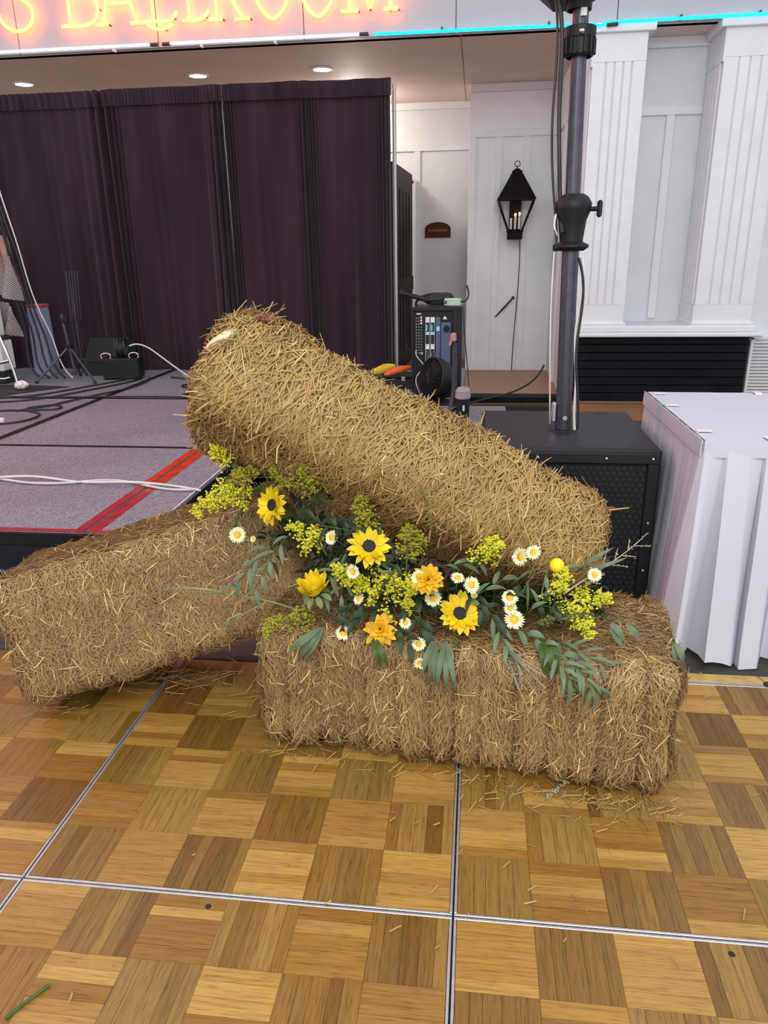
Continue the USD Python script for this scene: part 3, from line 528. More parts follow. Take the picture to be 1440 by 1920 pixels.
part(t, 'safety_pin', tube(spline([ax(0.76)+A3(-0.055, -0.02, 0), ax(0.72)+A3(-0.062, -0.03, 0), ax(0.69)+A3(-0.05, -0.03, 0)], 8), 0.005), CHROME)
g = [(0.040, 0), (0.046, 0.006), (0.047, 0.05), (0.050, 0.055), (0.050, 0.085), (0.034, 0.09)]
part(t, 'top_collar', cat(lathe(g, 28, ax(1.235)), *[move(bx(0.049*math.cos(a), 0.049*math.sin(a), 0.03, 0.008, 0.008, 0.05, 0.003), ax(1.235)) for a in np.arange(0, 2*PI, PI/7)]), BLACK_PLASTIC)
part(t, 'collar_screw', ball(ax(1.30)+A3(0.0, -0.051, 0), 0.009, 1), CHROME)
part(t, 'sticker', move(box(-0.004, 0.016, -0.0335, -0.030, 0, 0.10, 0.001), ax(1.345)), PALE_TAPE, label='pale printed label strip')
part(t, 'foot_bracket', cat(move(box(-0.045, -0.030, -0.02, 0.02, 0.03, 0.10, 0.003), (0, 0, 0)), rod((0.0, -0.034, 0.05), (0.0, -0.043, 0.05), 0.009)), CHROME)
t = thing('loudspeaker', 'underside of a black loudspeaker on the pole, cut by the top edge', 'speaker', (0.318, 1.66, 2.0))
cabp = [(-0.07, -0.14), (0.055, -0.14), (0.15, 0.17), (-0.16, 0.17)]
def prism_z(poly, z0, z1):
    from shapely.geometry import Polygon
    m = trimesh.creation.extrude_polygon(Polygon(poly), z1-z0, engine='earcut'); return np.array(m.vertices)+A3(0, 0, z0), np.array(m.faces)
h0 = np.array([(-0.072, -0.10, 0), (0.02, -0.10, 0), (0.06, 0.03, 0), (0.02, 0.16, 0), (-0.072, 0.16, 0), (-0.10, 0.03, 0)]); h1 = h0*1.75 + A3(0, 0, 0.08)
hp = trimesh.convex.convex_hull(np.vstack([h0, h1, h1+A3(0, 0, 0.5)]))
part(t, 'cabinet', (np.array(hp.vertices), np.array(hp.faces)), BLACK_SATIN); part(t, 'pole_cup', lathe([(0.034, -0.03), (0.04, -0.03), (0.042, 0.03)], 20, (0, 0.04, 0)), BLACK_PLASTIC)
def cable(lab, pts, r=0.006, mat=RUBBER, n=40, sides=6, nm='cable'): return solid(nm, tube(spline(pts, n), r, sides), mat, lab, 'cable', smooth=60)
cable('black speaker cable hanging left of the pole from the loudspeaker', [(0.24, 1.66, 2.02), (0.262, 1.66, 1.93), (0.27, 1.68, 1.75), (0.285, 1.69, 1.5), (0.30, 1.69, 1.35), (0.305, 1.66, 1.30)], 0.0075)
cable('thinner black speaker cable, leftmost of the pair beside the pole', [(0.235, 1.67, 2.02), (0.252, 1.67, 1.9), (0.252, 1.69, 1.65), (0.272, 1.70, 1.42), (0.284, 1.70, 1.33), (0.288, 1.67, 1.25)], 0.0045)
cable('pale cable running down the right side of the lower pole', [(0.375, 1.655, 1.22), (0.383, 1.655, 1.1), (0.372, 1.66, 0.95), (0.384, 1.655, 0.8), (0.386, 1.655, 0.68), (0.392, 1.65, 0.61)], 0.0055, WHITE_CABLE)
cable('black cable looped along the right side of the lower pole', [(0.362, 1.652, 1.22), (0.387, 1.65, 1.05), (0.378, 1.652, 0.9), (0.392, 1.65, 0.75), (0.40, 1.65, 0.61)], 0.005)
cable('thin pale cord hanging left of the lower pole', [(0.283, 1.69, 1.24), (0.285, 1.70, 1.0), (0.295, 1.71, 0.8), (0.31, 1.75, 0.612)], 0.0035, WHITE_CABLE)
# ------------------------------------------------------------------ skirted table
t = thing('folding_table', 'folding table hidden under the white skirted cloth', 'table', (0.72, 1.15, FZ))
part(t, 'tabletop', box(0, 1.83, 0, 0.80, 0.685, 0.715, 0.006), GREY_PLASTIC)
for x in (0.12, 1.71):
    for y in (0.1, 0.7): part(t, 'leg', rod((x, y, 0), (x, y, 0.69), 0.014), DARK_METAL)
TZ = 0.698
X0, X1, YF, YB = 0.71, 2.56, 1.138, 1.955
t = thing('tablecloth', 'white cloth with pleated skirt on the table at the right edge', 'tablecloth', (0, 0, 0))
nx, ny = 60, 28
U, V = np.meshgrid(np.linspace(X0, X1, nx), np.linspace(YF, YB, ny), indexing='ij')
part(t, 'cloth_top', sheet(np.stack([U, V, TZ + 0.003*meshkit.noise(np.stack([U*6, V*6, U*0], -1), 3)], -1), 0.003), LINEN, smooth=40)
def skirt(path_len, corner, seed):
    """Box-pleated skirt round the left and front sides. s runs from the back left corner to the front right one."""
    r = np.random.default_rng(seed)
    Ll = YB-YF; L = Ll + (X1-X0); n = 620; s = np.linspace(0, L, n); v = np.linspace(0, 1, 36)
    widths = [0.12, 0.13, 0.11, 0.14, 0.13, 0.13, 0.115]; edges = [0]
    i = 0
    while edges[-1] < L:
        edges.append(edges[-1] + (widths[i] if i < len(widths) else r.uniform(0.085, 0.115))); i += 1
    edges = np.array(edges)
    k = np.clip(np.searchsorted(edges, s, 'right')-1, 0, len(edges)-2); u = (s-edges[k])/(edges[k+1]-edges[k])
    fold = np.where(u < 0.07, -1+2*u/0.07, np.where(u < 0.62, 1-0.25*(u-0.07)/0.55, 0.75-1.75*(u-0.62)/0.38))   # sharp edge, broad face, tucked back
    P = np.zeros((n, 36, 3))
    for a in range(n):
        for b in range(36):
            t_ = v[b]; am = 0.003 + (0.040 if s[a] > Ll else 0.030)*t_
            shift = 0.02*t_*math.sin(k[a]*2.1)
            out = 0.004 + am*fold[a] + t_*(0.045 if s[a] > Ll else 0.018) + 0.006*math.sin(7*s[a]+5*t_)*t_
            if s[a] < Ll: p = A3(X0 - out*0.75, YB - s[a] - shift, 0)
            else: p = A3(X0 + (s[a]-Ll) + shift, YF - out*1.15, 0)
            cdist = abs(s[a]-Ll); bulge = math.exp(-(cdist/0.10)**2)*t_*0.05
            p += A3(-bulge*1.1, -bulge*0.7, 0)
            hem = FZ + 0.006 + 0.03*max(0, math.sin(s[a]*22+1.0)) * (s[a] > Ll)
            p[2] = TZ - 0.001 - (TZ - hem)*t_
            P[a, b] = p
    return sheet(P, 0.0015)
part(t, 'skirt', skirt(0, 0, 4), LINEN, smooth=35)
b = []
for (p, q_) in (((X0-0.006, YB), (X0-0.006, YF-0.006)), ((X0-0.006, YF-0.006), (X1, YF-0.006))):
    a_, c_ = A3(*p, 0), A3(*q_, 0); n_ = A3(-0.004, 0, 0) if p[0] == q_[0] else A3(0, -0.004, 0)
    u = np.linspace(0, 1, 40); P = (a_ + (c_-a_)*u[:, None])[:, None, :] + n_*np.array([1, 1.4, 1.3])[None, :, None] + 0
    P[:, :, 2] = np.array([TZ+0.004, TZ-0.02, TZ-0.048])[None, :]
    b.append(sheet(P, 0.003))
part(t, 'skirt_band', cat(*b), LINEN, smooth=35)
for cx, cy, rz in ((0.745, 1.90, 0), (0.735, 1.66, 0), (0.735, 1.25, 0), (0.90, 1.16, 90), (1.3, 1.16, 90), (1.12, 1.93, 90)):
    m = rot(cat(bx(0, 0, TZ+0.006, 0.045, 0.026, 0.004, 0.0015), bx(-0.022, 0, TZ-0.004, 0.004, 0.026, 0.022, 0.001)), (0, 0, 1), rz if rz == 0 else 90)
    part(t, 'skirt_clip', move(m, (cx, cy, 0)), PALE_TAPE)
# ------------------------------------------------------------------ mixing amplifier and what is round it
t = thing('mixing_amplifier', 'black powered mixer cabinet with lit faders standing at the back of the stage', 'mixer', (-0.415, 3.95, SZ))
w_, h_, d_ = 0.335, 0.60, 0.30
part(t, 'cabinet', cat(box(0, w_, 0.01, d_, 0, h_, 0.02), box(0, w_, -0.008, 0.03, h_-0.03, h_, 0.008), box(0, w_, -0.008, 0.03, 0, 0.09, 0.008), box(0, 0.018, -0.008, 0.03, 0.05, h_-0.02, 0.006), box(w_-0.06, w_, -0.008, 0.03, 0.05, h_-0.02, 0.006)), BLACK_SATIN)
part(t, 'panel', box(0.018, w_-0.06, 0.004, 0.014, 0.06, h_-0.03), BLACK_PLASTIC)
r = np.random.default_rng(5)
part(t, 'knob', cat(*[rod((0.034+c*0.017, 0.005, 0.30+k*0.019), (0.034+c*0.017, -0.008, 0.30+k*0.019), 0.0055, 8) for c in range(3) for k in range(13)]), pbr('grey_knob', (0.16, 0.16, 0.18), 0.4), kind='stuff')
for k in range(3): part(t, 'red_led', ball((0.066, -0.006, 0.497+k*0.019), 0.006, 1), LED_RED)
part(t, 'brand_bar', box(0.034, 0.064, -0.001, 0.006, 0.552, 0.560), PANEL_WHITE)
for x in (0.094, 0.128):
    s = part(t, 'fader_strip', box(x, x+0.028, -0.002, 0.008, 0.14, 0.535, 0.001), PANEL_WHITE, label='pale fader strip')
    part(s, 'screen', box(x+0.003, x+0.025, -0.004, 0.0, 0.44, 0.50), BLACK_MATT)
    part(s, 'display', box(x+0.005, x+0.013, -0.005, -0.002, 0.447, 0.485), LED_BLUE); part(s, 'display', box(x+0.006, x+0.024, -0.005, -0.002, 0.428, 0.438), LED_BLUE)
    part(s, 'slot', box(x+0.002, x+0.026, -0.004, 0.0, 0.36, 0.42), BLACK_MATT); part(s, 'slot', box(x+0.003, x+0.026, -0.004, 0.0, 0.16, 0.325), BLACK_MATT)
    part(s, 'level_led', cat(*[ball((x+0.008+r.uniform(0, 0.012), -0.004, 0.26+0.012*k), 0.0025, 1) for k in range(5)]), PANEL_WHITE)
part(t, 'control_strip', box(0.163, 0.193, -0.002, 0.008, 0.18, 0.535, 0.001), PANEL_BLUE); part(t, 'control_strip', box(0.198, 0.262, -0.002, 0.008, 0.18, 0.50, 0.001), PANEL_BLUE)
part(t, 'display', box(0.167, 0.189, -0.005, 0.0, 0.445, 0.475), LED_BLUE)
part(t, 'logo_badge', (np.array([[0.21, -0.003, 0.52], [0.238, -0.003, 0.52], [0.228, -0.003, 0.54], [0.218, -0.003, 0.54]]), np.array([[0, 1, 2, 3]])), PANEL_WHITE)
part(t, 'master_knob', rod((0.235, 0.004, 0.46), (0.235, -0.018, 0.46), 0.022, 20), BLACK_PLASTIC)
part(t, 'yellow_button', box(0.062, 0.074, -0.004, 0.004, 0.292, 0.305, 0.001), LED_YELLOW)
part(t, 'carry_handle', tube(spline([(0.02, 0.1, h_), (0.02, 0.1, h_+0.012), (0.3, 0.1, h_+0.012), (0.3, 0.1, h_)], 12), 0.008), BLACK_PLASTIC)
t = thing('microphone_boom', 'black boom arm lying across the top left of the mixer cabinet', 'boom arm', (-0.40, 4.02, SZ+0.63))
part(t, 'arm', tube([(-0.08, 0, 0.055), (0.08, 0, 0.012)], 0.016, 12), BLACK_PLASTIC); part(t, 'counterweight', rod((-0.10, 0, 0.06), (-0.07, 0, 0.052), 0.024, 14), BLACK_PLASTIC); part(t, 'clutch', ball((0.085, 0, 0.012), 0.024, 2), BLACK_PLASTIC)
t = thing('cable_pouch', 'black zipped pouch lying on top of the mixer cabinet', 'pouch', (-0.245, 4.05, SZ+0.603))
part(t, 'body', cat(ball((0, 0, 0.04), 0.09, 2, (1, 0.6, 0.42)), ball((0.05, 0, 0.055), 0.055, 2, (1, 0.7, 0.55)), ball((0, 0, 0.02), 0.08, 2, (1, 0.6, 0.24))), BLACK_MATT, smooth=60)
part(t, 'zip', tube(spline([(-0.08, -0.045, 0.04), (0, -0.056, 0.045), (0.08, -0.04, 0.06)], 12), 0.004), DARK_METAL)
t = thing('power_adapter', 'pale mint green adapter box on the top right corner of the mixer cabinet', 'adapter', (-0.155, 3.99, SZ+0.603))
part(t, 'housing', rot(box(-0.04, 0.07, -0.03, 0.03, 0, 0.05, 0.008), (0, 0, 1), -20), MINT); part(t, 'socket', rod((-0.042, -0.014, 0.026), (-0.025, -0.014, 0.026), 0.012, 14), pbr('dark_green_socket', (0.02, 0.09, 0.06), 0.5))
part(t, 'lead', tube(spline([(0.06, -0.02, 0.03), (0.10, 0, 0.035), (0.115, 0.03, 0.07), (0.10, 0.05, 0.13)], 14), 0.006), RUBBER)
# drum fan
t = thing('floor_fan', 'black round floor fan on a disc foot in front of the mixer cabinet', 'fan', (-0.235, 3.74, SZ))
dirn = A3(-0.75, -0.6, 0.22); F3 = frame_of(dirn)
def orient(m, c=(0, 0, 0.165)): return m[0]*1.2 @ F3.T + A3(*c), m[1]
part(t, 'housing', orient(lathe([(0.02, -0.095), (0.06, -0.085), (0.095, -0.045), (0.108, 0.0), (0.110, 0.035), (0.104, 0.04), (0.098, 0.0)], 32)), BLACK_PLASTIC, smooth=40)
gr = [tube([(rr*math.cos(a), rr*math.sin(a), 0.04+0.018*(1-(rr/0.104)**2)) for a in np.linspace(0, 2*PI, 30)], 0.0022, 5) for rr in np.linspace(0.025, 0.104, 7)]
gr += [tube([(rr*math.cos(a), rr*math.sin(a), 0.04+0.018*(1-(rr/0.104)**2)) for rr in np.linspace(0.0, 0.104, 6)], 0.0018, 4) for a in np.arange(0, 2*PI, PI/12)]
part(t, 'grille', orient(cat(*gr)), BLACK_PLASTIC)
for k in range(4):
    a = k*PI/2; u = np.linspace(0.015, 0.09, 6); P = np.array([[[rr*math.cos(a+0.35*q+0.2*rr*5), rr*math.sin(a+0.35*q+0.2*rr*5), 0.005+0.02*q] for q in np.linspace(-1, 1, 5)] for rr in u])
    part(t, 'blade', orient(sheet(P, 0.002)), BLACK_PLASTIC)
part(t, 'hub', orient(lathe([(0.0001, 0.055), (0.018, 0.052), (0.02, 0.0)], 16)), BLACK_PLASTIC)
part(t, 'yoke', tube(spline([(-0.125, 0.07, 0.165), (-0.115, 0.05, 0.09), (-0.03, 0, 0.03), (0.03, 0, 0.03), (0.115, -0.05, 0.09), (0.125, -0.07, 0.165)], 24), 0.008), BLACK_PLASTIC)
part(t, 'foot', lathe([(0.0001, 0.03), (0.05, 0.026), (0.10, 0.014), (0.115, 0.004), (0.115, 0.0), (0.0001, 0.0)], 32), BLACK_PLASTIC)
# clamp post and drink beside it
t = thing('clamp_post', 'slim black post with a pink spring clamp at its top, right of the fan', 'stand', (-0.105, 3.30, SZ))
part(t, 'post', tube([(-0.02, 0, 0), (0.0, 0, 0.16), (0.0, 0, 0.47)], [0.024, 0.017, 0.014], 12), DARK_METAL); part(t, 'foot', cat(*[tube([(0, 0, 0.07), (0.05*math.cos(a), 0.05*math.sin(a), 0.008)], 0.008, 8) for a in (0.4, 2.5, 4.6)]), BLACK_PLASTIC)
part(t, 'pink_clamp', cat(bx(-0.008, -0.02, 0.475, 0.035, 0.03, 0.05, 0.008), rot(bx(-0.015, -0.02, 0.45, 0.014, 0.022, 0.05, 0.004), (0, 1, 0), 20, (-0.015, 0, 0.47))), PINK_CLOTH); part(t, 'jaw', bx(0.012, -0.01, 0.475, 0.02, 0.03, 0.06, 0.005), BLACK_PLASTIC)
t = thing('drink_tumbler', 'dark drink tumbler with a clear ridged lid at the stage edge', 'tumbler', (-0.052, 3.28, SZ))
part(t, 'cup', lathe([(0.0001, 0.0), (0.034, 0.0), (0.038, 0.01), (0.042, 0.12), (0.038, 0.12), (0.0001, 0.115)], 24), BLACK_PLASTIC)
part(t, 'lid', cat(lathe([(0.043, 0.12), (0.046, 0.125), (0.044, 0.165), (0.034, 0.185), (0.018, 0.19), (0.0001, 0.19)], 24), *[rod((0.045*math.cos(a), 0.045*math.sin(a), 0.125), (0.043*math.cos(a), 0.043*math.sin(a), 0.165), 0.0025, 5) for a in np.arange(0, 2*PI, PI/9)]), CLEAR_PLASTIC)
part(t, 'label_patch', box(0.0, 0.012, -0.0425, -0.039, 0.05, 0.085, 0.001), PALE_TAPE)
# bright folded cloths behind the bale
t = thing('folded_cloth', 'bright yellow folded cloth lying left of the mixer cabinet', 'cloth', (-0.64, 4.34, SZ+0.10))
part(t, 'fold', tube(spline([(-0.11, 0, 0.0), (-0.06, 0, 0.015), (0.0, 0, 0.04), (0.07, 0, 0.055)], 14), np.r_[0.012, np.linspace(0.03, 0.034, 8), np.linspace(0.03, 0.012, 5)], 14), YELLOW_CLOTH, smooth=60)
t = thing('folded_cloth', 'bright orange folded cloth lying against the yellow one by the mixer', 'cloth', (-0.575, 4.33, SZ+0.10))
part(t, 'fold', tube(spline([(-0.07, -0.04, -0.02), (-0.03, -0.04, 0.01), (0.04, -0.03, 0.035), (0.12, 0, 0.05)], 14), np.r_[0.008, np.linspace(0.022, 0.028, 8), np.linspace(0.026, 0.012, 5)], 14), ORANGE_CLOTH, smooth=60)
t = thing('equipment_case', 'low black case under the bright cloths, behind the leaning bale', 'case', (-0.60, 4.35, SZ))
part(t, 'body', box(-0.17, 0.17, -0.10, 0.12, 0, 0.075, 0.012), BLACK_MATT); part(t, 'lid', box(-0.172, 0.172, -0.102, 0.122, 0.078, 0.098, 0.008), BLACK_PLASTIC)
for x in (-0.1, 0.1): part(t, 'latch', box(x-0.015, x+0.015, -0.108, -0.10, 0.06, 0.09, 0.002), CHROME)
# cables in the corridor mouth
cable('black cable rising against the white jamb beside the corridor', [(0.0, 4.4, FZ+0.01), (-0.2, 5.0, FZ+0.01), (0.1, 5.36, 0.02), (0.42, 5.37, 0.12), (0.60, 5.36, 0.32)], 0.008)
cable('thick black cable lying on the floor behind the subwoofer', [(0.0, 3.75, 0.26), (0.08, 3.85, 0.12), (0.14, 4.3, FZ+0.02), (0.35, 4.5, FZ+0.015), (0.62, 4.4, FZ+0.015), (0.8, 4.8, FZ+0.015)], 0.014)
cable('thin dark cord dropping beside the right side of the mixer cabinet', [(-0.07, 4.02, SZ+0.6), (-0.05, 4.0, 0.62), (-0.03, 3.97, 0.45), (-0.02, 3.9, 0.32), (-0.03, 3.75, SZ+0.006)], 0.004)
cable('pale cord looping in front of the mixer controls', [(-0.38, 3.935, 0.62), (-0.36, 3.92, 0.56), (-0.33, 3.90, 0.52), (-0.37, 3.86, 0.46), (-0.35, 3.80, 0.36), (-0.33, 3.78, 0.306)], 0.0035, WHITE_CABLE)
cable('thin grey wire running down the wall under the lantern', [(0.45, 7.31, 1.36), (0.455, 7.31, 1.0), (0.43, 7.31, 0.4), (0.42, 7.30, FZ+0.01)], 0.005, DARK_METAL)
t = thing('cable_cover', 'black rubber cable cover on the floor at the corridor mouth', 'cable cover', (0.36, 5.15, FZ))
part(t, 'ramp', (np.array([[x, y, z] for x in (-0.5, 0.42) for y, z in ((-0.16, 0), (-0.06, 0.035), (0.06, 0.035), (0.16, 0))]), np.array([[0, 4, 5], [0, 5, 1], [1, 5, 6], [1, 6, 2], [2, 6, 7], [2, 7, 3], [0, 1, 2], [0, 2, 3], [4, 6, 5], [4, 7, 6]])), BLACK_PLASTIC)
t = thing('handrail_bracket', 'short dark slanted bar fixed low on the white wall under the lantern', 'wall bar', (0.31, 7.30, 0.68))
part(t, 'bar', tube([(-0.09, 0, -0.12), (0.0, -0.03, -0.02), (0.09, -0.03, 0.08)], [0.006, 0.012, 0.010], 8), DARK_METAL); part(t, 'end_stop', ball((0.092, -0.03, 0.083), 0.018, 1), DARK_METAL)
# ------------------------------------------------------------------ gear on the left of the stage
cable('pale twisted cable pair lying along the joint between the front stage decks', [(-2.4, 1.80, SZ+0.012), (-2.12, 1.85, SZ+0.008), (-1.95, 1.80, SZ+0.008), (-1.75, 1.805, SZ+0.010), (-1.6, 1.86, SZ+0.008), (-1.40, 1.80, SZ+0.008), (-1.15, 1.76, SZ+0.008)], 0.006, WHITE_CABLE)
cable('second pale cable crossing its twin along the joint of the front stage decks', [(-2.4, 1.86, SZ+0.006), (-2.15, 1.82, SZ+0.018), (-1.95, 1.86, SZ+0.018), (-1.72, 1.83, SZ+0.006), (-1.5, 1.80, SZ+0.02), (-1.3, 1.795, SZ+0.012), (-1.13, 1.75, SZ+0.006)], 0.006, WHITE_CABLE)
for k, (lab, pts) in enumerate([
    ('black cable from the amp across the stage, uppermost of the floor cables', [(-3.5, 3.75, 0), (-3.1, 3.95, 0), (-2.95, 4.25, 0), (-2.80, 4.55, 0), (-2.75, 4.68, 0)]),
    ('black cable from the amp across the stage, second of the floor cables', [(-3.4, 3.60, 0), (-3.0, 3.80, 0), (-2.85, 4.10, 0), (-2.70, 4.5, 0), (-2.68, 4.66, 0)]),
    ('black cable with a loop on the left stage deck, nearest of the floor cables', [(-3.1, 3.2, 0), (-2.85, 3.35, 0), (-2.70, 3.42, 0), (-2.78, 3.52, 0), (-2.92, 3.40, 0), (-2.75, 3.25, 0), (-2.72, 3.02, 0), (-2.9, 2.95, 0)]),
    ('black cable snaking from the looped cable up to the amp', [(-2.95, 3.32, 0), (-2.80, 3.55, 0), (-2.72, 3.8, 0), (-2.60, 4.1, 0), (-2.56, 4.4, 0), (-2.62, 4.66, 0)]),
    ('black cable coiled on the deck at the foot of the drape, left of the bale', [(-2.45, 4.7, 0), (-2.25, 4.6, 0), (-2.1, 4.45, 0), (-2.2, 4.3, 0), (-2.05, 4.2, 0), (-1.9, 4.3, 0), (-1.95, 4.05, 0), (-2.05, 3.92, 0), (-1.9, 3.85, 0)]),
    ('black cable running straight across the third row decks to the bale', [(-3.6, 3.86, 0), (-2.9, 3.79, 0), (-2.3, 3.83, 0), (-1.9, 3.80, 0)])]):
    cable(lab, [(x, y, SZ+0.007+0.001*k) for x, y, _ in pts], 0.0065, n=60)
t = thing('power_connector', 'pale cable connector block on the left stage deck', 'connector', (-2.86, 2.98, SZ+0.004))
part(t, 'body', rot(box(-0.045, 0.045, -0.02, 0.02, 0, 0.03, 0.006), (0, 0, 1), 15), WHITE_VINYL); part(t, 'strain_relief', rot(tube([(-0.09, 0, 0.014), (-0.04, 0, 0.015)], [0.007, 0.014], 10), (0, 0, 1), 15), RUBBER)
t = thing('guitar_amp_head', 'small black amp unit with silver corner handles in front of the drape', 'amplifier', (-2.86, 4.70, SZ), rotz=12)
part(t, 'housing', box(-0.14, 0.15, -0.09, 0.11, 0, 0.17, 0.012), BLACK_PLASTIC); part(t, 'front_grille', cat(*[box(-0.13+0.012*k, -0.124+0.012*k, -0.096, -0.09, 0.02, 0.15) for k in range(10)]), BLACK_MATT)
for x in (-0.11, 0.11): part(t, 'handle', tube(spline([(x-0.03, -0.05, 0.168), (x-0.03, -0.05, 0.20), (x+0.035, -0.05, 0.20), (x+0.035, -0.05, 0.168)], 12), 0.006), CHROME)
t = thing('cable_coil', 'black cable coiled upright on the small black amp unit', 'cable coil', (-2.86, 4.70, SZ+0.172), rotz=12)
part(t, 'coil', tube([(0.01+0.022*math.sin(a*0.31)+0.012*(a/6.28-3), 0.075*math.cos(a), 0.078+0.07*math.sin(a)) for a in np.linspace(0, 6.28*6.5, 150)], 0.006, 6), RUBBER, smooth=60)
cable('pale grey cable arching from the coil down to the stage floor', [(-2.78, 4.70, SZ+0.26), (-2.70, 4.72, SZ+0.27), (-2.55, 4.74, SZ+0.18), (-2.38, 4.70, SZ+0.07), (-2.27, 4.66, SZ+0.01)], 0.007, WHITE_CABLE)
t = thing('stage_monitor', 'black wedge stage monitor in the dark in front of the drape', 'speaker', (-3.08, 4.95, SZ))
hm = trimesh.convex.convex_hull(np.array([(x, y, z) for x in (-0.17, 0.17) for y, z in ((-0.14, 0), (0.14, 0), (0.14, 0.26), (0.02, 0.30), (-0.14, 0.10))])); part(t, 'cabinet', (np.array(hm.vertices), np.array(hm.faces)), BLACK_MATT)
part(t, 'grille', (np.array([(-0.15, -0.143, 0.115), (0.15, -0.143, 0.115), (0.15, 0.005, 0.30), (-0.15, 0.005, 0.30)]), np.array([[0, 1, 2, 3]])), BLACK_PLASTIC)
t = thing('tripod_stand', 'black tripod microphone stand near the left of the stage', 'stand', (-3.22, 4.60, SZ))
part(t, 'tube', rod((-0.0, 0, 0.04), (-0.045, 0, 0.52), 0.012), DARK_METAL); part(t, 'clutch', cat(bx(-0.02, 0, 0.27, 0.05, 0.05, 0.03, 0.006), bx(-0.015, -0.01, 0.475, 0.05, 0.03, 0.04, 0.006)), BLACK_PLASTIC)
for a, L in ((-2.5, 0.30), (-0.6, 0.30), (1.9, 0.20)): l_ = part(t, 'leg', rod((-0.02, 0, 0.27), (L*math.cos(a), L*math.sin(a), 0.012), 0.009), DARK_METAL); part(l_, 'rubber_foot', ball((L*math.cos(a), L*math.sin(a), 0.012), 0.014, 1), RUBBER)
t = thing('folded_music_stand', 'thin dark folded music stand leaning by the drape above the tripod', 'stand', (-3.36, 4.98, SZ))
part(t, 'post', rod((0, 0, 0), (0, 0, 0.75), 0.009), DARK_METAL)
for k in range(5): part(t, 'desk_bar', rod((-0.03+0.022*k, -0.02, 0.45), (-0.01+0.024*k, -0.02, 0.84), 0.0035, 6), DARK_METAL)
part(t, 'base', cat(*[rod((0, 0, 0.12), (0.14*math.cos(a), 0.14*math.sin(a), 0.01), 0.006) for a in (0.3, 2.4, 4.5)]), DARK_METAL)
r = np.random.default_rng(11)
labs = ['long pale edged cable hanging down by the left drape, outermost right', 'dark cable hanging by the left drape, second from the right', 'dark cable hanging by the left drape, third from the right', 'dark reddish cable hanging by the left drape, fourth from the right', 'dark cable hanging by the left drape, nearest the frame edge']
for k, lab in enumerate(labs):
    x0 = -3.60-0.02*k; top = 2.0; pts = [(x0-0.09, 4.72, top)] + [(x0-0.09+0.30*u**1.1*(1-0.12*k)+r.uniform(-0.012, 0.012), 4.70-0.05*math.sin(u*3), top-1.55*u) for u in (0.15, 0.3, 0.45, 0.6, 0.75, 0.88)] + [(x0+0.24-0.05*k, 4.66, 0.42), (x0+0.33-0.05*k, 4.64, SZ+0.01)]
    cable(lab, pts, 0.008 if k else 0.006, RUBBER if k else WHITE_CABLE, 50)
t = thing('striped_garment', 'black and white striped garment hanging at the left frame edge', 'garment', (-3.80, 4.60, 0))
for (z0, z1, wd) in ((1.62, 1.40, 0.10), (1.36, 1.02, 0.22), (0.98, 0.74, 0.16)):
    U, V = np.meshgrid(np.linspace(0, 1, 16), np.linspace(0, 1, 12), indexing='ij')
    part(t, 'striped_panel', sheet(np.stack([-0.16+ (0.14+wd)*U, 0.05*np.sin(U*11+V*3)+0.02, z0+(z1-z0)*V-0.10*U], -1), 0.006), STRIPE, smooth=40)
part(t, 'pink_lining', sheet(np.stack([0.03+0.12*U+0.05*V, 0.05+0.03*np.sin(U*9), 1.45-0.40*V-0.05*U], -1), 0.006), PINK_CLOTH, smooth=40)
part(t, 'hanger', tube(spline([(-0.2, 0.03, 1.62), (-0.08, 0.03, 1.72), (-0.04, 0.03, 1.95)], 10), 0.006), CHROME)
solid('red_placard', box(-3.93, -3.70, 4.44, 4.46, 1.28, 1.42, 0.003), RED_CLOTH, 'small red placard in front of the striped garment at the left edge', 'placard')
t = thing('white_case', 'white vinyl case standing on the stage at the left frame edge', 'case', (-3.86, 4.46, SZ))
part(t, 'body', box(-0.16, 0.17, -0.09, 0.09, 0.10, 0.34, 0.012), WHITE_VINYL); part(t, 'lid', box(-0.165, 0.12, -0.095, 0.095, 0.36, 0.58, 0.012), WHITE_VINYL); part(t, 'strap', box(-0.165, 0.175, -0.1, 0.1, 0.34, 0.36, 0.003), BLACK_MATT); part(t, 'base', box(-0.15, 0.16, -0.08, 0.08, 0, 0.10, 0.008), BLACK_MATT)
t = thing('storage_tub', 'upright blue grey plastic tub behind the white case', 'tub', (-3.64, 4.90, SZ))
hm = trimesh.convex.convex_hull(np.array([(x*s, y*s, z) for s, z in ((0.075, 0), (0.06, 0.56)) for x in (-1, 1) for y in (-1, 1)])); part(t, 'body', (np.array(hm.vertices), np.array(hm.faces)), GREY_PLASTIC); part(t, 'rim', bx(0, 0, 0.57, 0.135, 0.135, 0.025, 0.006), RED_CLOTH)
t = thing('keyboard_stand', 'bent chrome tube stand at the lower left corner of the drape', 'stand', (-3.62, 4.30, SZ+0.010))
part(t, 'side_tube', tube(spline([(-0.02, 0, 0.42), (0.03, -0.02, 0.30), (0.075, -0.03, 0.14), (0.10, -0.04, 0.01)], 16), 0.010), CHROME)
part(t, 'cross_tube', tube([(-0.35, -0.1, 0.10), (0.05, -0.02, 0.19)], 0.013), CHROME); part(t, 'cross_tube', tube(spline([(-0.3, 0, 0.34), (-0.17, -0.02, 0.20), (-0.10, -0.03, 0.08), (0.04, -0.03, 0.06)], 14), 0.009), CHROME)
part(t, 'foot_tube', tube(spline([(-0.24, -0.28, 0.16), (-0.17, -0.30, 0.10), (-0.15, -0.33, 0.01), (-0.30, -0.36, 0.005)], 14), 0.011), CHROME)
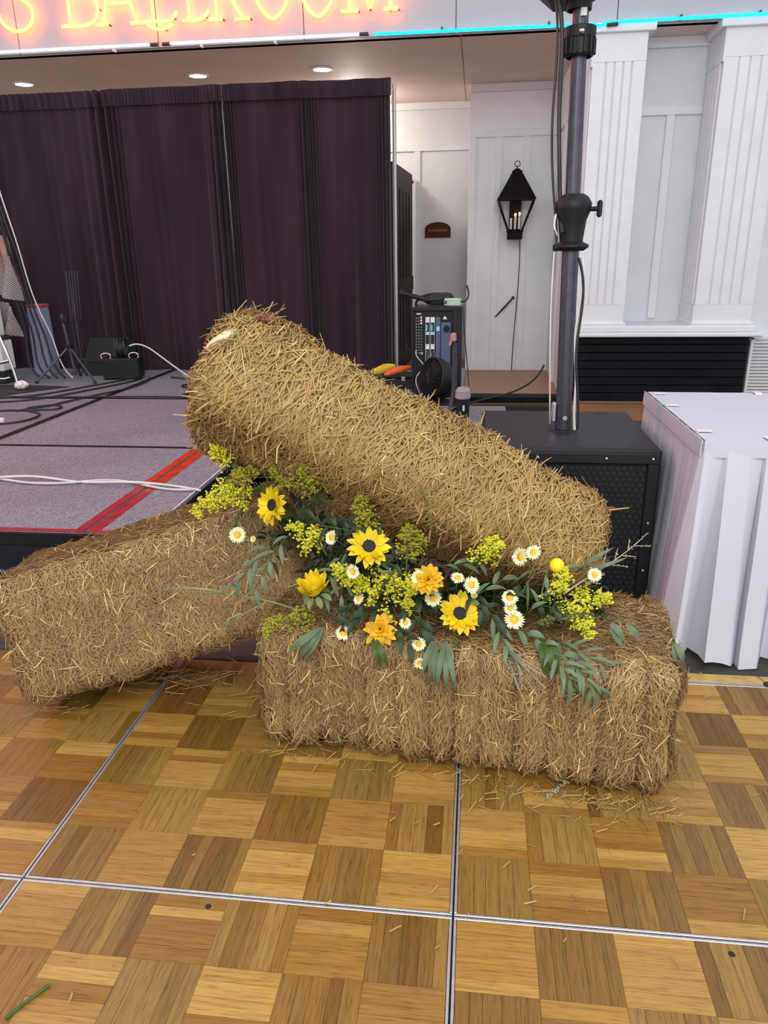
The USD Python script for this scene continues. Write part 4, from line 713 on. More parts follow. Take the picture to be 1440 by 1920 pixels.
solid('stage_mat', (np.array([(-4.2, 3.62, SZ+0.002), (-3.62, 3.62, SZ+0.002), (-3.10, 4.26, SZ+0.002), (-3.55, 4.32, SZ+0.002), (-4.2, 4.30, SZ+0.002), (-4.2, 3.62, SZ+0.006), (-3.62, 3.62, SZ+0.006), (-3.10, 4.26, SZ+0.006), (-3.55, 4.32, SZ+0.006), (-4.2, 4.30, SZ+0.006)]),
    np.array([[5, 6, 7], [5, 7, 8], [5, 8, 9], [0, 1, 6], [0, 6, 5], [1, 2, 7], [1, 7, 6], [2, 3, 8], [2, 8, 7], [3, 4, 9], [3, 9, 8], [4, 0, 5], [4, 5, 9]])), BLACK_MATT, 'flat black mat with a pointed corner on the left of the stage', 'mat')
t = thing('crumpled_wrapper', 'crumpled shiny clear wrapper lying on the black stage mat', 'wrapper', (-3.40, 4.12, SZ+0.006))
bb = ball((0, 0, 0.03), 0.05, 2, (1, 0.8, 0.6)); bb = (bb[0]*(0.7+0.6*meshkit.noise(bb[0]*60, 2))[:, None], bb[1]); bb[0][:, 2] -= bb[0][:, 2].min(); part(t, 'film', bb, WHITE_VINYL)
# ------------------------------------------------------------------ the three bales
def euler(yaw, pitch, roll):
    from scipy.spatial.transform import Rotation as R_
    return R_.from_euler('ZYX', [yaw, pitch, roll], degrees=True).as_matrix()
BALES = {'front': (A3(0.010, 0.645, 0.180), euler(-7.1, 0, 0), A3(1.05, 0.435, 0.352), 0.060),
         'left': (A3(-0.892, 0.822, 0.306), euler(17.5, -14.0, -10.7), A3(0.85, 0.455, 0.38), 0.065),
         'top': (A3(-0.163, 0.679, 0.724), euler(9.0, 29.0, 49.5), A3(1.085, 0.275, 0.366), 0.10)}
def flake(kind, x):
    """Depth of the grooves between the pressed flakes at length x."""
    w = {'front': 0.072, 'left': 0.085, 'top': 0.30}[kind]; a = {'front': 0.026, 'left': 0.012, 'top': 0.004}[kind]
    xx = x + 0.012*np.sin(x*23.0) ; u = np.abs(np.sin(PI*xx/w))
    return -a*(1-u)**2*1.3
def rounded(kind, P):
    """Pushes points of a box shell onto the rounded, grooved, lumpy bale."""
    c, R_, D, r = BALES[kind]
    inner = np.clip(P, -(D/2-r), D/2-r); d = P-inner; n = d/(np.linalg.norm(d, axis=1, keepdims=True)+1e-9)
    q = inner + n*r
    lump = (meshkit.noise(q*7.0, 5)-0.5)*0.026 + (meshkit.noise(q*19.0, 6)-0.5)*0.010
    side = np.abs(n[:, 1])**0.5
    return q + n*(lump + flake(kind, q[:, 0])*np.clip(side+0.35*np.abs(n[:, 2]), 0, 1)*(np.abs(q[:, 0]) < D[0]/2-0.01))[:, None], n
def bale_core(kind):
    c, R_, D, r = BALES[kind]
    m = trimesh.creation.box(D)
    m = m.subdivide_to_size(0.030); P = np.array(m.vertices)
    Q, n = rounded(kind, P)
    return Q - n*0.010, np.array(m.faces)
def to_world(kind, v): c, R_, D, r = BALES[kind]; return v @ R_.T + c
def straws(kind, count, seed, L, W, follow, spread, lift, stray):
    """Bent three-sided straws laid over the bale; returns one mesh of separate islands."""
    c, R_, D, r_ = BALES[kind]; r = np.random.default_rng(seed)
    area = A3(D[1]*D[2], D[0]*D[2], D[0]*D[1])*A3(1, 1, 1); ws = np.array([area[0], area[0], area[1]*1.7, area[1]*0.5, area[2]*0.4, area[2]*1.1]); ws = ws/ws.sum()
    face = r.choice(6, count, p=ws); P = (r.random((count, 3))-0.5)*D
    ax = np.array([0, 0, 1, 1, 2, 2])[face]; sg = np.array([1, -1, -1, 1, -1, 1])[face]
    P[np.arange(count), ax] = sg*D[ax]/2
    Q, n = rounded(kind, P)
    main = np.zeros((count, 3)); sidef = ax == 1; endf = ax == 0; topf = ax == 2
    main[sidef | endf] = (0, 0, 1); main[topf] = follow['top']
    ang = r.normal(0, 1, count)*np.where(topf, spread[1], spread[0])
    if kind == 'front':                                                # chevron lean from flake to flake
        k = np.floor((Q[:, 0]+0.012*np.sin(Q[:, 0]*23))/0.072); ang += np.where(sidef, 0.28*np.sign(np.sin(k*2.4)), 0)
    if kind == 'top': ang += np.where(sidef, -0.12+0.35*(meshkit.noise(Q*4.0, 9)-0.5)*2, 0)
    t1 = np.cross(n, main); t1 /= np.linalg.norm(t1, axis=1, keepdims=True)+1e-9; t2 = np.cross(t1, n)
    d = np.cos(ang)[:, None]*t2 + np.sin(ang)[:, None]*t1
    d *= np.where(r.random(count) < 0.5, 1, -1)[:, None]
    li = np.abs(r.normal(0, lift, count)); wild = r.random(count) < stray; li[wild] = r.uniform(0.25, 0.9, wild.sum())
    d = d*np.cos(li)[:, None] + n*np.sin(li)[:, None]
    ln = r.uniform(*L, count)*np.where(wild, 1.0, 1); ln *= np.where(r.random(count) < 0.12, 1.5, 1)
    off = r.uniform(-0.008, 0.006, count)
    a = Q + n*off[:, None] - d*(ln*np.where(wild, 0.25, 0.5))[:, None]; b = a + d*ln[:, None]
    mid = (a+b)/2 + n*(ln*r.uniform(0.0, 0.10, count))[:, None] + t1*(ln*r.normal(0, 0.05, count))[:, None]
    if not True: pass
    w = r.uniform(*W, count); s1 = np.cross(d, n); s1 /= np.linalg.norm(s1, axis=1, keepdims=True)+1e-9; s2 = np.cross(s1, d)
    ring = []
    for p_, f_ in ((a, 0.85), (mid, 1.0), (b, 0.7)):
        for g in (0.4, 0.4+2*PI/3, 0.4+4*PI/3): ring.append(p_ + (w*f_)[:, None]*(math.cos(g)*s1 + 0.55*math.sin(g)*s2))
    v = np.stack(ring, 1)
    tri = []
    for s in (0, 3):
        for j in range(3):
            q = (s+j, s+(j+1) % 3, s+3+(j+1) % 3, s+3+j); tri += [[q[0], q[1], q[2]], [q[0], q[2], q[3]]]
    tri += [[0, 2, 1], [6, 7, 8]]
    f = (np.array(tri)[None] + (np.arange(count)*9)[:, None, None]).reshape(-1, 3)
    vw = to_world(kind, v.reshape(-1, 3)).reshape(count, 9, 3)
    vw[..., 2] = np.maximum(vw[..., 2], 0.0015)
    return vw.reshape(-1, 3), f
SPEC = {'front': ('hay bale lying flat at the front, its grooved cut side facing the camera', 30000, dict(L=(0.014, 0.044), W=(0.0009, 0.0021), follow={'top': (1, 0.15, 0)}, spread=(0.38, 0.65), lift=0.16, stray=0.045), STRAW_B),
        'left': ('hay bale at the left, tipped up on its outer end with the right end raised', 28000, dict(L=(0.012, 0.038), W=(0.0009, 0.0020), follow={'top': (1, 0.05, 0)}, spread=(0.75, 0.35), lift=0.16, stray=0.03), STRAW_B),
        'top': ('hay bale leaning on top, sloping from upper left down to the right', 22000, dict(L=(0.022, 0.072), W=(0.0012, 0.0026), follow={'top': (0.12, 1, 0)}, spread=(0.60, 0.60), lift=0.13, stray=0.035), STRAW)}
for n_, (kind, (lab, cnt, kw, mat)) in enumerate(SPEC.items()):
    c = BALES[kind][0]; core = to_world(kind, bale_core(kind)[0]); base = A3(c[0], c[1], core[:, 2].min())
    t = thing('hay_bale', lab, 'hay bale', base)
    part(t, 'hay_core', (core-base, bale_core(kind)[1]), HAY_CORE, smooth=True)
    sv, sf = straws(kind, cnt, 20+n_, **kw)
    part(t, 'straw', (sv-base, sf), mat, kind='stuff')
    lv, lf = straws(kind, 1500, 60+n_, L=(0.018, 0.055), W=(0.0009, 0.0017), follow=kw['follow'], spread=(0.9, 0.9), lift=0.20, stray=0.12)
    part(t, 'loose_straw', (lv-base, lf), PALE_STRAW, kind='stuff', label='pale loose straws on the surface')
# where each flower stands on the bales: head or base, size, kind, label
BLOOMS = [
    [[-0.4772, 0.5678, 0.6584], 0.0417, "sun", "sunflower at the upper left end of the arrangement, beside the raised bale", [-0.5, -0.8, 0.35]],
    [[-0.2241, 0.4905, 0.5877], 0.0434, "sun", "sunflower in the middle of the arrangement, below the sloping bale", [0.1, -0.75, 0.65]],
    [[-0.3623, 0.4968, 0.4556], 0.0441, "cup", "half open sunflower seen from the side, at the left bale", [-0.12, -0.35, 0.93]],
    [[-0.0058, 0.485, 0.4222], 0.0446, "sun", "sunflower at the top edge of the front bale, right of the gold blooms", [0.25, -0.7, 0.66]],
    [[-0.0811, 0.4655, 0.517], 0.0356, "dbl", "deep golden double bloom tucked behind two cream daisies", [0, -0.7, 0.7]],
    [[-0.1981, 0.4695, 0.3777], 0.0397, "dbl", "golden orange double bloom hanging over the front bale", [-0.05, -0.8, 0.55]],
]
DAISIES = [
    [[-0.5628, 0.5381, 0.5876], 0.0205, "cream daisy furthest left, on the left bale", [0.51, -1.06, 0.68]],
    [[-0.5201, 0.5349, 0.5787], 0.0109, "tiny closed daisy bud right of the furthest left daisy", [-0.14, -0.85, 0.56]],
    [[-0.314, 0.4922, 0.6061], 0.018, "cream daisy above the middle leaves, left of the central sunflower", [-0.5, -0.82, 0.43]],
    [[-0.2616, 0.4657, 0.5307], 0.018, "cream daisy half hidden behind a long leaf near the centre", [0.83, -0.78, 0.53]],
    [[-0.1035, 0.4624, 0.5231], 0.0178, "cream daisy on the upper left of the deep golden bloom", [-0.07, -0.87, 0.39]],
    [[-0.0708, 0.4916, 0.4561], 0.0203, "cream daisy just below the deep golden bloom", [-0.1, -0.75, 0.55]],
    [[-0.0122, 0.4629, 0.525], 0.0165, "flattened cream daisy right of the deep golden bloom", [0.1, -0.4, 0.9]],
    [[0.0204, 0.458, 0.5108], 0.0197, "cream daisy above the right sunflower", [0.39, -0.75, 0.5]],
    [[0.0276, 0.4946, 0.4645], 0.0118, "small daisy tucked under the one above the right sunflower", [-0.05, -0.75, 0.99]],
    [[0.1124, 0.4944, 0.464], 0.0196, "top daisy of the column of three right of the right sunflower", [-0.07, -0.82, 0.8]],
    [[0.1143, 0.486, 0.44], 0.0157, "middle daisy of the column of three, partly covered", [-0.22, -0.83, 0.78]],
    [[0.1238, 0.4773, 0.4151], 0.0236, "large lowest daisy of the column of three", [0.15, -0.79, 0.73]],
    [[0.1338, 0.5101, 0.5644], 0.0219, "left one of two tall daisies against the sloping bale", [-0.71, -0.7, 0.41]],
    [[0.1619, 0.4977, 0.5814], 0.0179, "right one of two tall daisies against the sloping bale", [-0.42, -0.77, 0.74]],
    [[0.3003, 0.4697, 0.5421], 0.016, "cream daisy furthest right, against the black speaker", [-0.11, -0.91, 0.61]],
    [[-0.2922, 0.4813, 0.3564], 0.02, "cream daisy low on the left of the front bale", [-0.01, -0.66, 0.75]],
    [[-0.1021, 0.4439, 0.3559], 0.0168, "cream daisy hanging in front of the front bale, below the silver sprig", [0.05, -0.69, 0.56]],
    [[-0.0966, 0.4222, 0.3163], 0.0168, "lowest daisy, seen from the side on the front bale", [0, -0.3, 0.9]],
    [[-0.1366, 0.4711, 0.3973], 0.0145, "small daisy right of the golden orange bloom", [-0.05, -0.88, 0.65]],
    [[-0.252, 0.4894, 0.4494], 0.0159, "small daisy behind the bright goldenrod head, left of it", [-0.62, -0.73, 0.7]],
]
RODS = [
    [[-0.3318, 0.5058, 0.5556], [-0.4273, 0.547, 0.6137], 0.0356, 1, "bright goldenrod spray under the upper left sunflower", 34],
    [[-0.224, 0.5195, 0.5955], [-0.2489, 0.5059, 0.7078], 0.0329, 0.6, "goldenrod spray above the central sunflower, against the sloping bale", 30],
    [[-0.1353, 0.4927, 0.5193], [-0.1347, 0.5494, 0.6213], 0.0329, 0.4, "dull olive goldenrod spray right of the central sunflower", 28],
    [[-0.2194, 0.5042, 0.4026], [-0.181, 0.5061, 0.4974], 0.0465, 1, "brightest round goldenrod head at the centre of the arrangement", 40],
    [[-0.2812, 0.5231, 0.4567], [-0.302, 0.4696, 0.5414], 0.0246, 1, "small goldenrod sprig left of the centre, by a long leaf", 22],
    [[0.0277, 0.5402, 0.5044], [0.0808, 0.4935, 0.6086], 0.0356, 1, "goldenrod spray left of the two tall daisies", 34],
    [[0.2152, 0.5102, 0.4195], [0.2447, 0.5072, 0.541], 0.0301, 1, "goldenrod spray under the yellow ball flower, pointing up", 30],
    [[0.2337, 0.5168, 0.4384], [0.3465, 0.4959, 0.4678], 0.0301, 1, "goldenrod spray pointing right over the front bale", 34],
    [[0.2457, 0.5234, 0.4571], [0.2998, 0.4661, 0.3828], 0.0301, 1, "goldenrod spray drooping onto the front bale at the right", 30],
    [[-0.3404, 0.5024, 0.398], [-0.4883, 0.4569, 0.3554], 0.0329, 0.55, "olive goldenrod spray pointing left below the half open sunflower", 34],
    [[-0.3908, 0.5506, 0.683], [-0.4638, 0.5434, 0.7608], 0.0356, 0.5, "olive goldenrod spray behind the upper left sunflower", 30],
    [[-0.3508, 0.5486, 0.6778], [-0.3759, 0.4787, 0.7784], 0.0301, 0.5, "olive goldenrod spray right of the upper left sunflower, upright", 26],
    [[-0.5124, 0.5631, 0.7174], [-0.6335, 0.5609, 0.6526], 0.0411, 0.8, "bright goldenrod clump at the stage edge under the raised bale", 40],
    [[-0.5392, 0.5587, 0.7044], [-0.6678, 0.5541, 0.6328], 0.0329, 0.8, "bright goldenrod clump low on the stage corner, touching the left bale", 36],
    [[-0.4792, 0.5697, 0.7366], [-0.5575, 0.5388, 0.7334], 0.0301, 0.5, "olive goldenrod clump under the raised end of the sloping bale", 30],
    [[-0.5607, 0.5739, 0.7475], [-0.6169, 0.5455, 0.8108], 0.0301, 0.7, "goldenrod sprig furthest left, at the red stage strip", 26],
    [[-0.1328, 0.5011, 0.3935], [-0.1308, 0.4969, 0.471], 0.0164, 1, "narrow goldenrod sprig above the small daisy", 18],
    [[0.1716, 0.5011, 0.3934], [0.3172, 0.4789, 0.4192], 0.0219, 0.45, "olive seedy spray lying right across the front bale", 30],
    [[-0.0881, 0.5121, 0.5752], [-0.1287, 0.5388, 0.5909], 0.0274, 0.4, "olive goldenrod tuft at the foot of the sloping bale", 22],
    [[-0.2337, 0.5172, 0.4396], [-0.2638, 0.5052, 0.4946], 0.0274, 1, "goldenrod sprig left of the brightest head", 24],
    [[-0.1477, 0.5228, 0.4551], [-0.1032, 0.4575, 0.5088], 0.0246, 1, "goldenrod sprig right of the brightest head", 22],
]
LEAVES = [
    [[-0.4869, 0.5536, 0.5595], [-0.5247, 0.5178, 0.5152], [-0.5742, 0.5168, 0.4551], 0.0075, "g", 7, "grey green leaf sprig hanging on the left bale, leftmost"],
    [[-0.4729, 0.5493, 0.5472], [-0.4916, 0.5148, 0.5068], [-0.5213, 0.5153, 0.4505], 0.0075, "g", 6, "grey green leaf sprig hanging on the left bale, second"],
    [[-0.4328, 0.5631, 0.5862], [-0.4643, 0.5315, 0.5547], [-0.5063, 0.5356, 0.5082], 0.0062, "g", 5, "small leaf sprig below the upper left sunflower"],
    [[-0.294, 0.5016, 0.5587], [-0.3246, 0.5112, 0.4967], [-0.354, 0.5111, 0.4374], 0.0068, "g", 7, "grey leaf sprig left of the long leaf near the centre"],
    [[-0.2308, 0.5237, 0.6075], [-0.2865, 0.508, 0.622], [-0.3474, 0.5201, 0.626], 0.0055, "d", 7, "dark grass sprig right of the upper left sunflower"],
    [[-0.2813, 0.5059, 0.5713], [-0.2914, 0.5137, 0.5041], [-0.3, 0.5118, 0.4394], 0.0062, "g", 6, "grey leaf sprig crossing the centre left"],
    [[-0.3454, 0.4869, 0.3686], [-0.371, 0.444, 0.3463], [-0.4112, 0.4593, 0.2903], 0.0096, "g", 3, "broad grey leaf hanging left of the front bale"],
    [[-0.2146, 0.4617, 0.3591], [-0.1946, 0.4161, 0.3458], [-0.1831, 0.4324, 0.2964], 0.0082, "m", 2, "green leaf hanging below the golden orange bloom"],
    [[-0.0654, 0.4772, 0.3582], [-0.0716, 0.4186, 0.3329], [-0.0816, 0.4298, 0.2668], 0.0075, "g", 3, "grey leaf hanging below the silver sprig"],
    [[-0.0388, 0.4595, 0.362], [-0.0339, 0.3966, 0.3337], [-0.0316, 0.4096, 0.2603], 0.0068, "g", 3, "narrow grey leaf hanging beside the green tassel"],
    [[0.1269, 0.4939, 0.3878], [0.1845, 0.4501, 0.3751], [0.2401, 0.4133, 0.3602], 0.0089, "g", 6, "long grey leaf blade arching right over the front bale"],
    [[0.2068, 0.4477, 0.3598], [0.2327, 0.3657, 0.3499], [0.2717, 0.3815, 0.2827], 0.0055, "g", 12, "narrow leaved grey sprig hanging over the front bale"],
    [[0.2411, 0.4232, 0.3615], [0.2762, 0.3576, 0.3436], [0.3274, 0.3866, 0.2686], 0.0048, "g", 12, "fine leaved grey sprig right of the hanging blades"],
    [[0.2226, 0.4846, 0.3615], [0.2753, 0.4114, 0.3702], [0.3347, 0.3975, 0.3469], 0.0048, "g", 10, "fine grey sprig spreading right over the front bale"],
    [[0.0036, 0.5116, 0.4381], [0.0508, 0.5038, 0.4759], [0.0985, 0.5321, 0.4966], 0.0075, "g", 5, "grey leaf sprig between the right sunflower and the sloping bale"],
    [[0.0686, 0.5038, 0.416], [0.0914, 0.4705, 0.3806], [0.113, 0.4264, 0.3528], 0.0068, "g", 6, "grey leaf sprig below the column of daisies"],
    [[0.3524, 0.4999, 0.4055], [0.3635, 0.4735, 0.389], [0.3777, 0.4626, 0.3647], 0.0089, "g", 2, "single grey leaf on the right of the front bale"],
    [[0.3856, 0.5003, 0.4069], [0.4041, 0.4766, 0.3978], [0.4308, 0.4875, 0.3705], 0.0075, "g", 2, "single curved leaf further right on the front bale"],
    [[0.4887, 0.4439, 0.3908], [0.4878, 0.4189, 0.3767], [0.4971, 0.4276, 0.3436], 0.0082, "g", 2, "pair of grey leaves at the right end of the front bale"],
    [[0.2748, 0.5404, 0.5206], [0.3093, 0.4846, 0.57], [0.3572, 0.5106, 0.5841], 0.0062, "g", 2, "thin leaf in front of the black speaker"],
    [[0.1579, 0.505, 0.4195], [0.1987, 0.5057, 0.4812], [0.2416, 0.529, 0.5314], 0.0062, "g", 7, "grey blades below the yellow ball flower"],
    [[0.203, 0.4781, 0.3641], [0.2028, 0.4012, 0.3582], [0.2119, 0.4029, 0.3083], 0.0151, "m", 2, "broad bright green leaf over the front bale"],
    [[-0.2211, 0.5262, 0.465], [-0.2574, 0.4969, 0.4412], [-0.2982, 0.4943, 0.4041], 0.0082, "d", 9, "dark foliage under the half open sunflower"],
    [[-0.1931, 0.509, 0.4161], [-0.243, 0.483, 0.4014], [-0.2973, 0.4833, 0.3729], 0.0089, "d", 8, "dark foliage above the low left daisy"],
    [[-0.1404, 0.5141, 0.4305], [-0.1116, 0.4837, 0.4035], [-0.085, 0.4763, 0.365], 0.0089, "d", 9, "dark foliage behind the silver sprig"],
    [[-0.1144, 0.5189, 0.4439], [-0.0673, 0.4994, 0.4482], [-0.0222, 0.5068, 0.4393], 0.0082, "d", 9, "dark foliage behind the right sunflower"],
    [[0.0159, 0.5249, 0.4609], [0.0486, 0.4966, 0.4403], [0.0816, 0.4953, 0.4066], 0.0082, "d", 9, "dark foliage right of the right sunflower"],
    [[-0.2968, 0.5317, 0.6301], [-0.2543, 0.5114, 0.632], [-0.2168, 0.5187, 0.6235], 0.0082, "d", 8, "dark foliage in the gap above the central sunflower"],
    [[-0.2687, 0.5063, 0.5576], [-0.2136, 0.4843, 0.5549], [-0.1631, 0.4897, 0.5406], 0.0082, "d", 9, "dark foliage below the central sunflower"],
    [[0.0807, 0.5214, 0.451], [0.1241, 0.5061, 0.4673], [0.1688, 0.5177, 0.4707], 0.0075, "d", 8, "dark foliage behind the column of daisies"],
    [[0.1703, 0.5182, 0.4421], [0.219, 0.4967, 0.4407], [0.2704, 0.5021, 0.4262], 0.0075, "d", 8, "dark foliage below the right goldenrod sprays"],
    [[-0.4033, 0.5397, 0.6519], [-0.3664, 0.53, 0.6836], [-0.3402, 0.5665, 0.6996], 0.0075, "d", 7, "dark foliage right of the upper left sunflower"],
    [[-0.5261, 0.5653, 0.7233], [-0.5475, 0.5513, 0.7407], [-0.5779, 0.5648, 0.7498], 0.0062, "d", 7, "dark foliage under the raised end of the sloping bale"],
    [[-0.1928, 0.5046, 0.4036], [-0.1567, 0.4745, 0.3771], [-0.1208, 0.4368, 0.356], 0.0082, "d", 7, "dark foliage right of the golden orange bloom"],
    [[0.1793, 0.5333, 0.5342], [0.1485, 0.5082, 0.4884], [0.1194, 0.5088, 0.4302], 0.0034, "m", 4, "thin green stems behind the column of daisies"],
    [[-0.0488, 0.4953, 0.5423], [-0.005, 0.5244, 0.5348], [0.0399, 0.5443, 0.5313], 0.0062, "g", 5, "grey sprig above the flattened daisy"],
]
GRASSES = [
    [[[-0.4108, 0.5122, 0.3973], [-0.5222, 0.5207, 0.4226], [-0.6346, 0.5233, 0.4316], [-0.7913, 0.5233, 0.4341]], "long", "long green grass blade lying over the left bale"],
    [[[-0.4942, 0.5184, 0.4159], [-0.5491, 0.5076, 0.3858], [-0.6111, 0.4938, 0.3475]], "long", "shorter pale grass stem angled down on the left bale"],
    [[[-0.4813, 0.5711, 0.7115], [-0.5399, 0.6067, 0.668], [-0.5668, 0.5938, 0.6315], [-0.5853, 0.5792, 0.59]], "tassel", "drooping green tassel left of the upper left sunflower"],
    [[[-0.0183, 0.502, 0.3661], [-0.0155, 0.4664, 0.3374], [-0.0101, 0.4506, 0.273]], "tassel", "drooping green tassel below the right sunflower"],
    [[[0.2368, 0.464, 0.4964], [0.2959, 0.4786, 0.538], [0.3547, 0.4929, 0.578], [0.4161, 0.5119, 0.6317]], "twig", "pale budded twig sticking out in front of the black speaker"],
    [[[-0.1099, 0.5125, 0.396], [-0.0864, 0.4982, 0.356], [-0.0459, 0.4292, 0.3208]], "silver", "silvery white flower sprig over the front bale"],
    [[[0.0506, 0.5039, 0.3714], [0.1012, 0.448, 0.3541], [0.1568, 0.4056, 0.3148]], "plume", "pale grass plume over the front bale, left one"],
    [[[0.0767, 0.5021, 0.3664], [0.1203, 0.4431, 0.3435], [0.1698, 0.4001, 0.2932]], "plume", "pale grass plume over the front bale, right one"],
    [[[-0.3522, 0.5492, 0.6499], [-0.384, 0.6106, 0.6774], [-0.3786, 0.5405, 0.7472]], "plume", "drooping grey grass head right of the upper left sunflower"],
    [[[-0.126, 0.5008, 0.4522], [-0.1729, 0.5153, 0.4936], [-0.181, 0.4762, 0.5319]], "twig", "thin whitish bare twig by the central sunflower"],
    [[[-0.0923, 0.5763, 0.5774], [-0.0821, 0.5104, 0.6708], [-0.0999, 0.4959, 0.734]], "long", "thin dry stem rising against the sloping bale, left"],
    [[[0.1899, 0.5317, 0.4506], [0.2053, 0.542, 0.5313], [0.2403, 0.5623, 0.607]], "long", "thin grass stem rising against the sloping bale, right"],
]
BALL = [[0.2193, 0.5129, 0.5444], 0.018]
SCRAP = [[-0.5514, 0.5179, 1.0638], [-0.4625, 0.5576, 1.0961]]
# ------------------------------------------------------------------ flowers
def blade(pts, w, fold=0.25, n=8, normal=(0, -0.6, 0.8), tipw=0.05, wide_at=0.4):
    """A leaf or petal along a curve, folded a little along its midrib."""
    c = spline(pts, n); t = np.gradient(c, axis=0); t /= np.linalg.norm(t, axis=1, keepdims=True)+1e-9
    s = np.cross(t, np.array(normal, float)); s /= np.linalg.norm(s, axis=1, keepdims=True)+1e-9; up = np.cross(s, t)
    u = np.linspace(0, 1, n); e = math.log(0.5)/math.log(wide_at)
    ww = w*np.maximum(np.sin(PI*u**e), 0)**0.8 + w*tipw
    P = np.stack([c - s*ww[:, None] + up*(ww*fold)[:, None], c, c + s*ww[:, None] + up*(ww*fold)[:, None]], 1)
    return P.reshape(-1, 3), grid_faces(n, 3)
GAP = A3((-0.60, 0.80, 0.50), (-0.50, 0.74, 0.52), (-0.36, 0.64, 0.54), (-0.22, 0.64, 0.44), (-0.07, 0.68, 0.37), (0.09, 0.70, 0.37), (0.22, 0.64, 0.41), (0.5, 0.66, 0.36))
def anchor(p):
    x = p[0]*0.85 - 0.01
    return A3(x, np.interp(x, GAP[:, 0], GAP[:, 1]), np.interp(x, GAP[:, 0], GAP[:, 2]))
def petal_at(F, a, r0, L, w, elev, r, curl=0.0):
    rad = F[:, 0]*math.cos(a) + F[:, 1]*math.sin(a); N = F[:, 2]
    d0 = rad*math.cos(elev) + N*math.sin(elev); d1 = rad*math.cos(elev+curl) + N*math.sin(elev+curl)
    b = rad*r0; m = b + d0*L*0.55; e = m + d1*L*0.45
    return blade([b, m, e], w, 0.3, 7, N, 0.12, 0.5)
for k_, (head, R, kind, lab, nrm) in enumerate(BLOOMS):
    r = np.random.default_rng(40+k_); head = A3(*head); R = R*1.22; F = frame_of(nrm)
    t = thing('sunflower' if kind != 'dbl' else 'double_sunflower', lab, 'sunflower' if kind != 'dbl' else 'flower', head)
    an = anchor(head)-head
    part(t, 'stem', tube(spline([A3(0, 0, 0)-F[:, 2]*0.012, -F[:, 2]*0.035+an*0.15, an], 12), [0.0045]*12, 8), STEM, smooth=60)
    rows = {'sun': ((17, 0.30, 0.72, 0.135, 0.12, -0.15), (14, 0.27, 0.62, 0.14, 0.50, -0.05)), 'cup': ((15, 0.22, 0.95, 0.15, 0.85, 0.15), (12, 0.20, 0.85, 0.15, 1.12, 0.1)),
            'dbl': ((13, 0.22, 0.72, 0.155, 0.05, -0.3), (12, 0.18, 0.62, 0.15, 0.55, -0.5), (9, 0.12, 0.5, 0.15, 0.95, -0.6), (6, 0.06, 0.38, 0.14, 1.3, -0.5))}[kind]
    for ri, (n, r0, L, w, el, cu) in enumerate(rows):
        for i in range(n):
            a = 2*PI*(i+0.5*ri)/n + r.normal(0, 0.08)
            part(t, 'petal', petal_at(F, a, r0*R, L*R*r.uniform(0.85, 1.08), w*R*r.uniform(0.9, 1.2), el+r.normal(0, 0.12), r, cu+r.normal(0, 0.12)), (PETAL_O if kind == 'dbl' else (PETAL, PETAL, PETAL_B)[int(r.integers(0, 3))]), smooth=True)
    if kind != 'dbl':
        dm = lathe([(0.0001, 0.06*R), (0.18*R, 0.08*R), (0.27*R, 0.06*R), (0.32*R, -0.02*R), (0.0001, -0.06*R)], 24)
        part(t, 'disc', (dm[0] @ F.T, dm[1]), SUN_DISC, smooth=50)
    cup = lathe([(0.0001, -0.20*R), (0.18*R, -0.16*R), (0.36*R, -0.05*R), (0.30*R, -0.02*R)], 16); part(t, 'receptacle', (cup[0] @ F.T, cup[1]), STEM, smooth=50)
    for i in range(9):
        part(t, 'sepal', petal_at(F, 2*PI*i/9+r.normal(0, 0.1), 0.28*R, 0.62*R, 0.13*R, (-0.35 if kind != 'cup' else -0.5)+r.normal(0, 0.2), r, -0.5), STEM_PALE, smooth=True)
for k_, (head, R, lab, nrm) in enumerate(DAISIES):
    r = np.random.default_rng(80+k_); head = A3(*head); R = R*1.08; F = frame_of(nrm); t = thing('daisy', lab, 'daisy', head, group='cream daisies')
    an = anchor(head)-head
    part(t, 'stem', tube(spline([-F[:, 2]*0.003, -F[:, 2]*0.02+an*0.3, an], 9), 0.0017, 6), STEM_PALE, smooth=60)
    bud = R < 0.013
    ps = [petal_at(F, 2*PI*(i+0.5*q)/22+r.normal(0, 0.05), (0.30 if bud else 0.38)*R, (0.62-0.08*q)*R*r.uniform(0.9, 1.1), 0.085*R, (0.9 if bud else 0.08+0.28*q)+r.normal(0, 0.08), r, -0.1) for q in (0, 1) for i in range(22)]
    part(t, 'petals', cat(*ps), DAISY_WHITE, smooth=True)
    dm = lathe([(0.0001, 0.20*R), (0.22*R, 0.18*R), (0.36*R, 0.10*R), (0.42*R, -0.02*R), (0.0001, -0.1*R)], 18); part(t, 'disc', (dm[0] @ F.T, dm[1]), DAISY_DISC, smooth=50)
    cup = lathe([(0.0001, -0.22*R), (0.25*R, -0.16*R), (0.42*R, -0.03*R)], 12); part(t, 'calyx', (cup[0] @ F.T, cup[1]), STEM, smooth=50)
head = A3(*BALL[0]); t = thing('billy_button', 'round yellow ball flower in front of the sloping bale', 'ball flower', head)
m = trimesh.creation.icosphere(4, 1.0); fv = np.array(m.vertices); g = np.arange(300); ph = np.arccos(1-2*(g+0.5)/300); th = PI*(1+5**0.5)*g
cs = np.stack([np.cos(th)*np.sin(ph), np.sin(th)*np.sin(ph), np.cos(ph)], 1); dd = (fv @ cs.T).max(1); fv = fv*(1-0.10*np.clip(np.arccos(np.clip(dd, -1, 1))/0.12, 0, 1))[:, None]
part(t, 'flower_ball', (fv*BALL[1], np.array(m.faces)), BALL_YELLOW, smooth=True); an = anchor(head)-head
